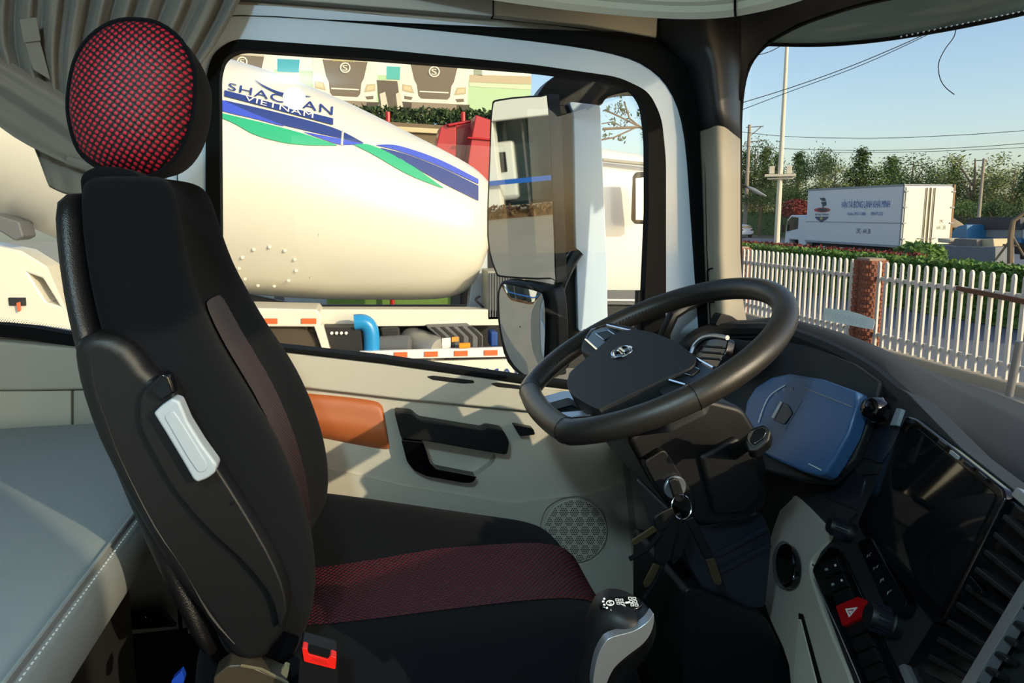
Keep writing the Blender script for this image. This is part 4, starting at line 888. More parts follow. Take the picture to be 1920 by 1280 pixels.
for i in range(44):
    a = i*2*math.pi/44
    for s in (0, 1):
        tv = join(tv, box(wc+V((math.cos(a+.07*s)*.565, .09+.18*s, math.sin(a+.07*s)*.565)), (.02, .14, .05), m=Matrix.Rotation(-a, 3, 'Y')))
tag(obj('tyre_lugs', tv, tyre, wh, smooth=False), kind='stuff')
bx_ = mp('valve_box', [(606, 614), (676, 614), (684, 690), (622, 690)], NY+.1, .4, mdark)
for i in range(4): obj('box_bolt', lathe([(0, .018), (.02, .016), (.026, .006)], PP(622+i*9, 624, YP(NY+.1)), (0, -1, 0), 8), refl_w, bx_)
obj('blue_hose', tube(cr([PP(x, y, YP(NY+.12)) for x, y in ((664, 604), (682, 604), (694, 616), (697, 640), (696, 670))], 4, False), .085, 12), M('bright_blue_plastic', (36, 140, 200), .3), MX)
for a, b in (((718, 636), (746, 636)),): obj('filter_can', lathe([(0, .05), (.03, .12), (.34, .12), (.37, .05)], PP(710, 648, YP(NY+.3)), (.9, -.2, 0), 20), mgrey, MX)
mp('compressor', [(712, 616), (750, 615), (752, 636), (714, 636)], NY+.25, .25, mdark, .03)
tk = obj('air_tank', lathe([(0, .06), (.05, .15), (.1, .17), (.5, .17), (.56, .14), (.59, .04)], PP(760, 636, YP(NY+.55)), (.62, -.78, -.12), 24), M('tank_grey', (150, 148, 140), .35, metal=.3), MX)
bt = mp('battery_box', [(800, 614), (880, 611), (906, 628), (906, 652), (828, 656), (822, 632)], NY+.12, .5, mgrey, .02)
for i in range(5):
    x = 826+i*17; obj('battery_rib', plate([(x-18, 614-i*.4), (x-10, 613-i*.4), (x+10, 630), (x+10, 652), (x+2, 653), (x+2, 632)], NY+.115, .03), mdark, bt, bevel=.006)
mp('warning_label', [(829, 634), (845, 633), (845, 652), (829, 653)], NY+.1, .01, refl_w, .001); mp('warning_label', [(847, 632), (860, 631), (860, 640), (847, 641)], NY+.1, .01, M('label_orange', (226, 150, 60), .5), .001)
mp('marker_lamp', [(861, 644), (882, 643), (882, 652), (861, 653)], NY-.02, .05, M('amber_lens', (236, 150, 30), .3), .004)
mp('blue_canister', [(920, 622), (934, 622), (934, 650), (920, 650)], NY+.2, .2, M('canister_blue', (30, 70, 140), .4), .02)
gd = mp('side_guard', [(674, 659), (946, 651), (1010, 650), (1010, 668), (946, 669), (674, 674)], NY, .06, refl_w, .006)
for x in (678, 739, 796, 852, 908, 964): y = 662-(x-674)*.022; mp('reflector', [(x, y), (x+25, y-.6), (x+25, y+9), (x, y+9.6)], NY-.012, .012, refl_r, .001)
sk_ = mp('side_skirt', [(772, 678), (1010, 672), (1010, 790), (772, 770)], NY+.01, .05, cream, .006)
mp('step_plate', [(715, 678), (771, 677), (771, 700), (715, 694)], NY+.02, .05, mdark, .004)
obj('skirt_lettering', text_px('SHACMAN', [(812, 704), (990, 708), (990, 691), (812, 689)], lambda x, y: PP(x, y, YP(NY-.005)), 1.05), navy, sk_, smooth=False)
obj('skirt_emblem', tube([PP(801+9*math.cos(a*.3927), 692+9*math.sin(a*.3927), YP(NY)) for a in range(16)], .012, 6, True), navy, sk_)
rg = mp('intake_grille', [(914, 508), (985, 506), (985, 598), (914, 600)], NY+.35, .4, M('intake_grey', (150, 150, 138), .6), .01)
for i in range(13): x = 918+i*5; obj('grille_slat', plate([(x, 512), (x+2.4, 512), (x+2.4, 594), (x, 594)], NY+.33, .02), mgrey, rg, smooth=False)
mp('drum_support', [(878, 590), (884, 520), (900, 470), (914, 440), (918, 600), (880, 606)], 8.3, .2, M('support_white', (196, 206, 212), .4), .02)
obj('hydraulic_hose', tube(cr([PP(x, y, YP(7.9)) for x, y in ((900, 555), (892, 562), (905, 575), (912, 590), (890, 610))], 4, False), .015, 6), mdark, MX)
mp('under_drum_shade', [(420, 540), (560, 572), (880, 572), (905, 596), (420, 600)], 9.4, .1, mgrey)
# rear stand seen through the bunk window
mp('rear_stand', [(-160, 430), (40, 470), (88, 500), (150, 640), (-160, 640)], 7.9, .35, cream, .02, [[(52, 512), (80, 522), (112, 574), (86, 566)]])
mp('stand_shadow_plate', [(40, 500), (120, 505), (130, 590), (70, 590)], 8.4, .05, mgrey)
mp('chute_bracket', [(-20, 398), (36, 416), (44, 444), (28, 452), (-20, 422)], 7.8, .3, mgrey, .02)
mp('stand_lamp', [(15, 558), (47, 558), (48, 573), (17, 573)], 7.88, .05, mdark, .004)
mp('lamp_stem', [(30, 568), (36, 566), (38, 582), (33, 584)], 7.84, .03, refl_r, .004)
# its cab
cb = []
for x, zt, ins in ((2.05, 3.30, .08), (2.12, 3.36, 0), (3.2, 3.24, 0), (3.9, 3.1, .02), (4.12, 2.85, .08), (4.18, 2.2, .05), (4.22, 1.0, .06)):
    y0, y1 = NY+ins, NY+2.4-ins; zb = .95
    cb.append([V((x, y0, zb)), V((x, y0-.03, 2.0)), V((x, y0+.02, zt-.45)), V((x, y0+.1, zt-.12)), V((x, y0+.35, zt)), V((x, y1-.35, zt)), V((x, y1-.1, zt-.12)), V((x, y1, zt-.45)), V((x, y1, zb))])
cab = obj('cab', loft(cb), M('cab_white', (232, 229, 220), .25, coat=.4), MX, sub=1)
mp('roof_moulding', [(1130, 296), (1230, 306), (1230, 312), (1130, 302)], NY-.04, .08, M('moulding_grey', (150, 148, 136), .5), .01)
mp('cab_side_window', [(1240, 330), (1330, 340), (1330, 440), (1240, 440)], NY-.03, .03, gloss, .01)
mp('cab_mirror', [(1190, 330), (1196, 322), (1230, 322), (1230, 420), (1194, 420), (1187, 412)], NY-.35, .08, mdark, .02)
mp('cab_mirror_glass', [(1192, 334), (1230, 330), (1230, 414), (1192, 412)], NY-.36, .01, mirror_m, .002)
mp('sill_band', [(1060, 545), (1330, 545), (1330, 574), (1060, 570)], NY-.06, .1, mgrey, .01); mp('sill_line', [(1060, 560), (1330, 562), (1330, 566), (1060, 563)], NY-.08, .04, refl_w, .002)
mp('wheel_arch', [(1060, 570), (1330, 574), (1330, 690), (1060, 690)], NY-.0, .2, mdark, .01)
obj('front_wheel', lathe([(0, .3), (.02, .46), (.05, .52), (.28, .52), (.3, .4)], (3.2, NY+.02, .54), (0, 1, 0), 32), tyre, MX)

# ================================================================ RED TIPPER BEHIND
redp = M('tipper_red', (176, 14, 22), .35, coat=.3)
TP = empty('red_tipper', P(880, 330, Y=12.5).xy.to_3d(), 'red tipper truck body standing behind the mixer drum', 'truck')
for nm, px, Y, th in (('tailgate_shade', [(812, 300), (826, 238), (838, 232), (856, 236), (856, 340), (812, 330)], 12.6, .5), ('body_side', [(852, 234), (884, 226), (884, 350), (852, 345)], 12.9, 1.5), ('body_front', [(884, 258), (892, 215), (925, 226), (1010, 232), (1010, 420), (872, 420), (878, 300)], 12.3, 1.6), ('body_rib', [(876, 256), (925, 260), (925, 264), (876, 260)], 12.25, .1), ('body_top_rail', [(838, 232), (884, 224), (884, 229), (842, 237)], 12.5, .1)):
    obj(nm, plate(px, Y, th), redp, TP, bevel=.02)
obj('tipper_chassis', bb(P(860, 330, Y=12.5).x, P(1000, 330, Y=12.5).x, 12.5, 14, 0, 2.5), mdark, TP, bevel=.05)

# ================================================================ BOUNDARY WALL, HEDGE AND HOARDING
WLL = obj('boundary_wall', plate([(600, 226), (700, 226), (1000, 246), (1000, 460), (600, 460)], 17, .25), M('wall_brown', (116, 100, 78), .9, var=.2, vscale=1), bevel=.02); tag(WLL, 'brown yard wall behind the mixer drum', 'wall')
cpw = obj('wall_coping', plate([(600, 222), (735, 236), (1000, 252), (1000, 260), (735, 246), (600, 234)], 16.9, .4), M('coping_cream', (206, 190, 150), .8), bevel=.02); tag(cpw, 'pale coping along the top of the brown yard wall', 'coping')
HB = empty('back_hedge', P(780, 240, Y=18).xy.to_3d(), 'dark green hedge under the printed hoarding', 'hedge')
p0, p1 = P(600, 214, Y=18), P(1000, 245, Y=18)
tag(obj('hedge_leaves', leaves(9000, lambda r: (r.uniform(p0.x, p1.x), 18+r.uniform(-.3, .3), r.uniform(3.9, 5.1)), .08, 21), M('shade_green', (58, 78, 40), .8, var=.3, vscale=4), HB, smooth=False), kind='stuff')
obj('hedge_mass', bb(p0.x, p1.x, 17.9, 18.2, 0, 4.3), leafg, HB, smooth=False)
for i, x in enumerate((727, 868)):
    o = obj('red_post', tube([P(x, 210, Y=17.5).xy.to_3d(), P(x, 210, Y=17.5)], .06, 8), redp); tag(o, ['red steel post rising above the coping by the drum', 'red steel post beside the tipper body'][i], 'post')
BYd = 20.0
BB = empty('hoarding', P(720, 230, Y=BYd), 'large printed hoarding showing a row of white trucks', 'billboard')
def bpl(name, px, k, rgb, parent=None):
    return obj(name, plate(px, BYd-.004*k, .003), PM(rgb), parent or BBb, smooth=False)
_pm = {}
def PM(rgb):
    if rgb not in _pm: _pm[rgb] = M('print_%d_%d_%d' % rgb, rgb, .6)
    return _pm[rgb]
BBb = obj('board', plate([(340, 20), (400, 26), (996, 112), (994, 232), (700, 226), (340, 190)], BYd, .15), PM((176, 206, 160)), BB, smooth=False)
obj('board_leg', bb(P(500, 300, Y=BYd).x, P(500, 300, Y=BYd).x+.25, BYd+.15, BYd+.4, 0, 6), mgrey, BB); obj('board_leg', bb(P(950, 300, Y=BYd).x, P(950, 300, Y=BYd).x+.25, BYd+.15, BYd+.4, 0, 5), mgrey, BB)
bpl('print_sky', [(340, 20), (400, 26), (996, 112), (996, 150), (880, 150), (700, 140), (340, 120)], 1, (214, 224, 214))
bpl('print_far_bank', [(880, 140), (996, 143), (996, 158), (880, 154)], 2, (186, 170, 140)); bpl('print_road_line', [(880, 154), (996, 160), (996, 168), (880, 162)], 2, (196, 210, 176))
bpl('print_trees', [(888, 128), (896, 122), (904, 130), (904, 142), (888, 140)], 2, (150, 160, 140))
bpl('print_ground_shade', [(560, 196), (700, 206), (880, 212), (880, 222), (700, 218), (560, 206)], 2, (150, 150, 120))
def ptruck(x0, w, y0, h, tilt, full=True):
    q = lambda a, b: (x0+a*w, y0+b*h+a*tilt)
    k = 3; wht = (228, 226, 206); drk = (112, 100, 84); mid = (140, 126, 108)
    bpl('print_cab', [q(0, -.2), q(1, -.2), q(1.02, .35), q(1.0, .80), q(0, .80), q(-.02, .35)], k, wht)
    bpl('print_grille', [q(.14, 0), q(.86, 0), q(.80, .34), q(.76, .44), q(.74, .66), q(.70, .72), q(.30, .72), q(.26, .66), q(.24, .44), q(.20, .34)], k+1, drk)
    bpl('print_grille_line', [q(.14, -.02), q(.86, -.02), q(.86, .015), q(.14, .015)], k+2, (190, 184, 164))
    bpl('print_bumper_line', [q(.28, .56), q(.72, .56), q(.72, .585), q(.28, .585)], k+2, wht)
    for s in (0, 1):
        f = (lambda a, b: q(a, b)) if s == 0 else (lambda a, b: q(1-a, b))
        bpl('print_headlamp', [f(.02, .44), f(.16, .46), f(.2, .62), f(.02, .58)], k+2, (186, 172, 140))
        bpl('print_lamp_core', [f(.04, .47), f(.14, .49), f(.16, .58), f(.04, .555)], k+3, (214, 190, 150))
        bpl('print_fog_slot', [f(.05, .68), f(.18, .70), f(.15, .76), f(.05, .745)], k+2, drk)
        bpl('print_tyre', [f(-.04, .80), f(.16, .82), f(.16, 1.04), f(.0, 1.04)], k+1, (74, 66, 56))
    bpl('print_underbody', [q(.06, .8), q(.94, .8), q(.9, 1.0), q(.1, 1.0)], k, mid)
    c = q(.5, .15); pl_b = YP(BYd-.004*(k+3))
    obj('print_emblem', tube([PP(c[0]+w*.075*math.cos(a*.3927), c[1]+w*.075*math.sin(a*.3927), pl_b) for a in range(16)], .022, 6, True), PM(wht), BBb)
    obj('print_emblem', text_px('S', [(c[0]-w*.04, c[1]+w*.045), (c[0]+w*.04, c[1]+w*.045), (c[0]+w*.04, c[1]-w*.045), (c[0]-w*.04, c[1]-w*.045)], lambda x, y: PP(x, y, pl_b)), PM(wht), BBb, smooth=False)
ptruck(396, 116, 98, 94, 8); ptruck(588, 118, 110, 94, 6); ptruck(752, 124, 118, 90, 6)
for x, y, c in ((500, 116, (60, 160, 178)), (705, 130, (80, 176, 170))):
    bpl('print_blue_load', [(x+20, y-6), (x+62, y-4), (x+60, y+20), (x+20, y+18)], 2.4, c); bpl('print_white_side', [(x+18, y+20), (x+62, y+20), (x+60, y+60), (x+20, y+58)], 2.7, (206, 210, 186))
bpl('print_chassis', [(706, 150), (745, 152), (752, 205), (712, 200)], 4, (96, 84, 70)); bpl('print_wheel', [(712, 176), (722, 172), (728, 200), (716, 206)], 5, (206, 200, 180)); bpl('print_wheel', [(742, 176), (750, 172), (756, 200), (746, 206)], 5, (206, 200, 180))
pb7 = YP(BYd-.03)
obj('print_title', text_px('SHACMAN', [(624, 115), (664, 117), (664, 111), (624, 109)], lambda x, y: PP(x, y, pb7), 1.1), PM((206, 200, 110)), BBb, smooth=False)

# ================================================================ TREES
bark = M('pale_bark', (120, 104, 82), .9, var=.3, vscale=3); fol = [M('foliage_dark', (66, 90, 40), .75, var=.4, vscale=.8), M('foliage_mid', (92, 116, 54), .75, var=.4, vscale=.8), M('foliage_pale', (128, 138, 84), .75, var=.35, vscale=.8)]
def tree_meshes(kind, seed):
    r = random.Random(seed); bl = []
    if kind == 'cone':
        for i in range(26): t = i/26; bl.append((r.uniform(-1, 1)*.17*(1.05-t), r.uniform(-1, 1)*.17*(1.05-t), .22+.76*t, .13*(1.12-t)+.02))
    elif kind == 'round':
        for i in range(24):
            d = V((r.gauss(0, 1), r.gauss(0, 1), r.gauss(0, .8))).normalized(); bl.append((d.x*.22, d.y*.22, .66+d.z*.24, .11))
    elif kind == 'wide':
        for i in range(30):
            a = r.uniform(0, 6.28); q = r.uniform(0, .42); bl.append((q*math.cos(a), q*math.sin(a), .7+.22*(1-(q/.45)**2)*r.uniform(.2, 1)-.1*q, .11))
    else:
        for i in range(18): t = r.random(); bl.append((r.gauss(0, .1), r.gauss(0, .1), .35+.6*t, .07))
    n = 4200 if kind != 'thin' else 2400
    lv_ = leaves(n, lambda q: (lambda b: (b[0]+q.gauss(0, .5)*b[3], b[1]+q.gauss(0, .5)*b[3], b[2]+q.gauss(0, .5)*b[3]))(q.choice(bl)), .0125, seed)
    tr = tube([V((0, 0, 0)), V((.01, 0, .3)), V((-.005, .01, .62)), V((0, 0, .9))], [.022, .017, .011, .004], 7)
    for b in bl[::3]: tr = join(tr, tube([V((0, 0, max(.15, b[2]-.25))), V((b[0]*.6, b[1]*.6, b[2]-.08)), V(b[:3])], [.008, .006, .003], 5))
    def mk(nm, vf, m):
        me = bpy.data.meshes.new(nm); me.from_pydata([tuple(p) for p in vf[0]], [], vf[1]); me.materials.append(m); return me
    return lv_, tr, mk
TM = {}
for i, (kd_, fi) in enumerate((('cone', 0), ('round', 1), ('wide', 0), ('thin', 2), ('cone', 1), ('round', 2), ('wide', 1), ('round', 0))):
    l_, t_, mk = tree_meshes(kd_, 30+i); TM[(kd_, fi)] = (mk('foliage', l_, fol[fi]), mk('trunk', t_, bark))
def tree(px, topy, dist, kd_, fi, w, label, group='roadside trees'):
    d = ray(px, 400); d = V((d.x, d.y, 0)).normalized(); dist = (42.5+(dist-46)*.45)/d.x; depth = dist*d.dot(V((math.sin(YAW), math.cos(YAW), 0)))
    h = 2.5+(400-topy)/FPX*depth
    E_ = empty('roadside_tree', (d.x*dist, d.y*dist, 0), label, 'tree', group)
    for nm, me in zip(('foliage', 'trunk'), TM[(kd_, fi)]):
        o = bpy.data.objects.new(nm, me); COL.objects.link(o); o.parent = E_; o.scale = (h*w, h*w, h); o.rotation_euler.z = random.uniform(0, 6.28)
TR = [(1399, 285, 58, 'cone', 0, 1.2, 'dark conical tree right beside the windscreen pillar'), (1411, 263, 62, 'round', 0, 1.0, 'tall dark round tree behind the utility pole'), (1432, 278, 66, 'cone', 1, 1.1, 'slim green conical tree second from the utility pole'), (1452, 288, 64, 'cone', 0, 1.0, 'dark conical tree just left of the lamp post'), (1494, 286, 60, 'cone', 0, 1.3, 'dark conical tree just right of the lamp post'),
 (1541, 279, 52, 'wide', 0, .85, 'big dark broad tree above the front of the box truck'), (1562, 308, 50, 'thin', 2, 1.3, 'thin pale tree with gaps right of the big broad tree'), (1612, 278, 54, 'cone', 0, 1.35, 'tallest pointed tree over the middle of the box truck'), (1637, 304, 56, 'round', 1, 1.1, 'small round tree right of the tallest pointed tree'), (1664, 293, 58, 'cone', 1, 1.3, 'pointed green tree over the rear half of the box truck'),
 (1706, 290, 50, 'round', 0, 1.25, 'wide rounded tree above the rear doors of the box truck'), (1752, 306, 52, 'round', 1, 1.15, 'round mid green tree right of the box truck roof'), (1786, 306, 54, 'cone', 1, 1.2, 'loose pointed tree between round tree and tall spindly tree'), (1819, 282, 50, 'thin', 2, 1.5, 'tall spindly pale tree left of the thin pole'), (1857, 318, 56, 'round', 0, 1.3, 'low dark round tree right of the thin pole'), (1896, 302, 54, 'round', 2, 1.2, 'pale round tree near the right edge'), (1924, 306, 50, 'cone', 0, 1.3, 'dark tree cut by the right edge of the view'),
 (1585, 335, 60, 'round', 1, 1.2, 'low green tree filling the gap before the pointed tree'), (1685, 320, 64, 'round', 0, 1.2, 'dark low tree behind the box truck roof'), (1800, 372, 40, 'wide', 1, 1.6, 'low spreading bushy tree above the blue truck cab'), (1868, 375, 42, 'wide', 0, 1.7, 'low spreading dark tree above the blue truck load'), (1425, 352, 46, 'wide', 0, 1.3, 'low dark spreading tree beyond the white car'), (1480, 345, 47, 'wide', 1, 1.2, 'low bright spreading tree behind the lamp post'), (1530, 340, 55, 'wide', 0, 1.3, 'low dark tree hidden behind the box truck front'), (1745, 345, 56, 'wide', 1, 1.3, 'low spreading tree behind the box truck doors')]
for t in TR: tree(*t)
hedge('undergrowth', 45, 48, 20, 95, 2.6, fol[0], 'dense green undergrowth at the foot of the roadside trees', 'undergrowth', 9000, 8)
bush(1492, 392, 31, 1.15, .75, leafr, 'red leaved bush behind the cab of the box truck', 12, 'red_bush')
# branch seen past the mirror arm
BT = empty('sparse_tree', P(1250, 300, Y=14).xy.to_3d(), 'sparse bare branched tree above the mixer cab roof', 'tree')
brp = lambda pts, r: tube([P(x, y, Y=14) for x, y in pts], r, 5)
obj('branches', join(brp([(1262, 340), (1240, 270), (1200, 238), (1130, 242)], .03), brp([(1200, 238), (1160, 218), (1134, 206)], .02), brp([(1215, 250), (1180, 222), (1170, 190)], .02), brp([(1240, 270), (1215, 225), (1204, 205)], .02), brp([(1190, 240), (1150, 258), (1128, 262)], .018), brp([(1170, 240), (1150, 228), (1128, 232)], .012), brp([(1262, 340), (1290, 240), (1270, 160)], .04), brp([(1262, 340), P and (1265, 420), (1265, 700)], .09)), bark, BT)
cl = [(1164, 196), (1166, 208), (1160, 202), (1172, 212), (1205, 212), (1202, 216), (1140, 206), (1136, 256), (1165, 258), (1150, 230), (1160, 176), (1215, 245), (1212, 255), (1172, 228)]
tag(obj('leaf_sprays', leaves(300, lambda r: (lambda q: P(q[0]+r.gauss(0, 5), q[1]+r.gauss(0, 4), Y=14+r.uniform(-.2, .2)))(r.choice(cl)), .045, 5), fol[0], BT, smooth=False), kind='stuff')

# ================================================================ POLES AND WIRES
pole_m = M('pale_pole', (214, 206, 184), .5); con_m = M('concrete_pole', (150, 140, 122), .85)
def at(px, py, dist):
    d = ray(px, py); h = V((d.x, d.y, 0)).length; return CAM+d*(dist/h)
LPd = 30
LP_ = empty('lamp_post', V((at(1461, 470, LPd).x, at(1461, 470, LPd).y, 0)), 'tall pale lamp post carrying a small floodlight platform', 'lamp post')
b0, b1 = V((at(1463, 325, LPd).x, at(1463, 325, LPd).y, 0)), None
zt = at(1464, 84, LPd).z+1.2
obj('post', tube([b0, b0+V((0, 0, 4)), b0+V((0, 0, zt))], [.12, .1, .06], 10), pole_m, LP_)
cpt = V((b0.x, b0.y, at(1463, 329, LPd).z))
obj('platform', box(cpt, (.5, 1.15, .1), rz=R_(57)), pole_m, LP_, bevel=.01)
obj('platform_beam', box(cpt+V((0, 0, -.12)), (.3, .95, .06), rz=R_(57)), pole_m, LP_, bevel=.01)
for s in (-1, 1):
    c = cpt+Matrix.Rotation(R_(57), 3, 'Z') @ V((0, s*.32, .22)); L0 = obj('floodlight', box(c, (.12, .2, .3), rz=R_(57)), pole_m, LP_, bevel=.015)
    for k in (-1, 0, 1): obj('floodlight_rib', box(c+V((-.07, 0, k*.08)), (.03, .16, .02), rz=R_(57)), mgrey, L0, smooth=False)
obj('cross_arm', tube([b0+V((0, 0, zt-.02)), b0+V((.4, .7, zt+.1))], .04, 8), pole_m, LP_)
UPd = 82
u0 = at(1396, 440, UPd); u0 = V((u0.x, u0.y, 0)); uz = at(1400, 234, UPd).z
UE = empty('utility_pole', u0, 'weathered concrete utility pole with two cross arms', 'utility pole')
obj('pole_shaft', tube([u0, u0+V((0, 0, uz))], [.26, .17], 9), con_m, UE)
for z, w in ((uz-.25, 1.1), (uz-1.8, 1.4)):
    obj('cross_arm', tube([u0+V((-.2, w*.3, z)), u0+V((w, -w*.9, z))], .05, 6), con_m, UE)
obj('arm_brace', tube([u0+V((0, 0, uz-1.3)), u0+V((.9, -.8, uz-.3))], .05, 6), con_m, UE)
ur = at(1838, 375, 48); ur = V((ur.x, ur.y, 0)); uz2 = at(1841, 297, 48).z
UR = empty('thin_pole', ur, 'thin grey pole standing among the trees at right', 'utility pole')
obj('pole_shaft', tube([ur, ur+V((0, 0, uz2))], [.11, .07], 8), con_m, UR); obj('cross_arm', tube([ur+V((-.35, .35, uz2-.1)), ur+V((.1, -.1, uz2-.1))], .03, 6), con_m, UR)
cab_m = M('cable_black', (44, 46, 50), .7)
WI = [([(1380, 196), (1480, 165), (1600, 122), (1735, 64), (1840, 10)], 26, .014, 'upper of the two power lines rising to the right'), ([(1380, 210), (1480, 172), (1600, 128), (1700, 84), (1830, 20)], 26.5, .012, 'lower of the two power lines rising to the right'),
 ([(1380, 246), (1480, 256), (1640, 259), (1800, 253), (1930, 244)], 44, .016, 'uppermost faint power line over the trees'), ([(1380, 272), (1480, 279), (1640, 282), (1800, 277), (1930, 268)], 44.5, .016, 'middle faint power line over the trees'), ([(1560, 286), (1700, 285), (1840, 280), (1930, 276)], 45, .014, 'lowest faint power line just above the trees'),
 ([(1380, 102), (1410, 104), (1440, 98), (1464, 86)], 30, .016, 'sagging cable looped to the lamp post'), ([(1380, 94), (1420, 92), (1452, 83)], 30.3, .014, 'taut cable above the sagging one at the lamp post'), ([(1380, 86), (1420, 86), (1440, 82)], 30.6, .014, 'topmost cable at the lamp post')]
for px, ds, r, lb in WI: tag(obj('power_line', tube(cr([at(x, y, ds) for x, y in px], 5, False), r, 5), cab_m), lb, 'power line', 'overhead lines')
SL = empty('street_lamp', at(1392, 346, 14), 'grey street lamp head reaching out beside the windscreen pillar', 'street lamp')
obj('lamp_head', loft([[at(x, y+dy, 14) + V((0, dz, 0)) for dy, dz in ((-w_, 0), (0, -.06), (w_, 0), (0, .06))] for x, y, w_ in ((1398, 350, 3), (1410, 354, 7), (1422, 361, 7), (1432, 366, 4), (1437, 368, 1.5))]), M('lamp_grey', (140, 146, 150), .4, metal=.3), SL, sub=1)
obj('lamp_arm', tube([at(1380, 342, 14), at(1400, 350, 14)], .025, 8), mdark, SL)
obj('lamp_mast', tube([at(1380, 342, 14), V((at(1378, 342, 14).x, at(1378, 342, 14).y, 0))], .05, 8), mgrey, SL)

# ================================================================ VEHICLES ON THE ROAD
bw = M('box_white', (214, 216, 216), .4); bseam = M('box_seam', (140, 146, 150), .5); darkglass = M('dark_glass', (20, 24, 28), .1); rust = M('rust_frame', (140, 104, 70), .7)
BT_ = empty('box_truck', (21.9, 26.5, 0), 'white refrigerated box truck with blue lettering on the road', 'truck')
x0, x1, y0, y1, z0, z1 = 20.8, 23.1, 23.8, 29.9, 1.2, 3.62
obj('cargo_box', bb(x0, x1, y0, y1, z0, z1), bw, BT_, bevel=.03)
obj('box_edge', bb(x0-.02, x1+.02, y0, y1, z1-.06, z1+.02), bseam, BT_, bevel=.01); obj('box_edge', bb(x0-.02, x0+.05, y0-.02, y0+.06, z0, z1), bseam, BT_, bevel=.01); obj('box_edge', bb(x0-.02, x0+.04, y0, y1, z0-.06, z0+.04), bseam, BT_, bevel=.01)
obj('box_rail', bb(x0-.015, x0+.02, y0, y1, 2.1, 2.13), bseam, BT_, smooth=False)
for i, (a, b) in enumerate(((x0+.06, (x0+x1)/2-.02), ((x0+x1)/2+.02, x1-.06))):
    d_ = obj('rear_door', bb(a, b, y0-.05, y0, z0+.05, z1-.1), M('door_sunlit_cream', (228, 222, 196), .4), BT_, bevel=.01)  # warm sun on the rear face is put into this cream colour
    for k in range(4):
        hx = a if i == 0 else b; obj('hinge', box((hx, y0-.07, z0+.3+k*.62), (.16, .04, .05)), bseam, d_, smooth=False)
for fx in (.42, .5, .58):
    X = x0+(x1-x0)*fx; obj('lock_rod', tube([(X, y0-.09, z0+.02), (X, y0-.09, z1-.12)], .022, 6), M('rod_brown', (96, 82, 64), .6), BT_)
obj('rod_handle', box((x0+(x1-x0)*.38, y0-.1, z0+.32), (.3, .03, .04)), bseam, BT_, smooth=False); obj('rod_handle', box((x0+(x1-x0)*.62, y0-.1, z0+.32), (.26, .03, .04)), bseam, BT_, smooth=False)
obj('door_frame', bb(x1-.06, x1+.03, y0-.06, y0+.1, z0-.1, z1+.02), rust, BT_, bevel=.01)
obj('rear_bumper', bb(x0+.5, x1-.7, y0-.1, y0, z0-.12, z0+.02), bw, BT_, bevel=.01)
for X in (x0+.15, x1-.3): obj('tail_lamp', box((X, y0-.05, z0-.16), (.34, .08, .17)), M('tail_red', (210, 70, 50), .35), BT_, bevel=.01)
obj('truck_chassis', bb(x0+.5, x1-.5, y0+.1, y1+1.9, .6, 1.18), mdark, BT_, bevel=.02)
for Y in (y0+1.5, y1+1.2):
    for X in (x0+.1, x1-.45): obj('truck_wheel', lathe([(0, .2), (.02, .38), (.06, .44), (.28, .44), (.3, .3)], (X, Y, .44), (1, 0, 0), 24), mdark, BT_)
for i in range(6): obj('side_marker', box((x0+.42, y0+2.2+i*.6, .95), (.04, .22, .06)), refl_w, BT_, smooth=False)
cv = [(y1+.12, 0), (y1+.12, 1.1), (y1+.5, 1.25), (y1+1.5, 1.3), (y1+1.78, 1.05), (y1+1.9, .35), (y1+1.92, -.2), (y1+1.55, -.25), (y1+1.5, .05), (y1+.8, .05), (y1+.75, -.2), (y1+.12, -.2)]
tc = obj('truck_cab', prism([[V((x0+.15, y, 1.15+z*.98)) for y, z in cv]], (2.0, 0, 0)), bw, BT_, bevel=.06, seg=3)
obj('cab_window', prism([[V((x0+.13, y, z)) for y, z in ((y1+.85, 1.75), (y1+.85, 2.3), (y1+1.4, 2.34), (y1+1.72, 2.1), (y1+1.74, 1.6))]], (.04, 0, 0)), darkglass, tc, bevel=.01)
obj('cab_mirror', box((x0-.02, y1+1.85, 1.75), (.12, .1, .4)), mdark, tc, bevel=.02)
tx = lambda s, ya, yb, za, zb, nm='box_lettering', m=None: obj(nm, text_at(s, (x0-.016, ya, za), (0, yb-ya, 0), (0, 0, zb-za)), m or M('lettering_blue', (44, 92, 170), .5), BT_, smooth=False)
tx('VẬN TẢI ĐÔNG LẠNH KHẢI MINH', 27.42, 24.5, 2.66, 3.12)
tx('Hotline: 0915.11.6886', 27.0, 25.85, 2.42, 2.56); tx('0984.97.3333', 25.55, 24.85, 2.42, 2.56); tx('29C - 641.38', 26.35, 25.5, 1.66, 1.86, m=M('lettering_navy', (50, 62, 110), .5))
obj('door_lettering', text_at('29C', (x1-.62, y0-.056, 2.12), (.22, 0, 0), (0, 0, .14)), mgrey, BT_, smooth=False); obj('door_lettering', text_at('641.38', (x1-.72, y0-.056, 1.86), (.42, 0, 0), (0, 0, .16)), mgrey, BT_, smooth=False)
sd_ = lambda pts, m, k=0: obj('box_logo', prism([[V((x0-.018-.002*k, y, z)) for y, z in pts]], (.004, 0, 0)), m, BT_, smooth=False)
ell = lambda cy, cz, ry, rz: [(cy+ry*math.cos(a*.3927), cz+rz*math.sin(a*.3927)) for a in range(16)]
sd_(ell(28.75, 2.66, .58, .11), M('logo_red', (186, 56, 60), .5)); sd_(ell(28.7, 2.66, .38, .08), M('logo_dark', (40, 42, 50), .5), 1)
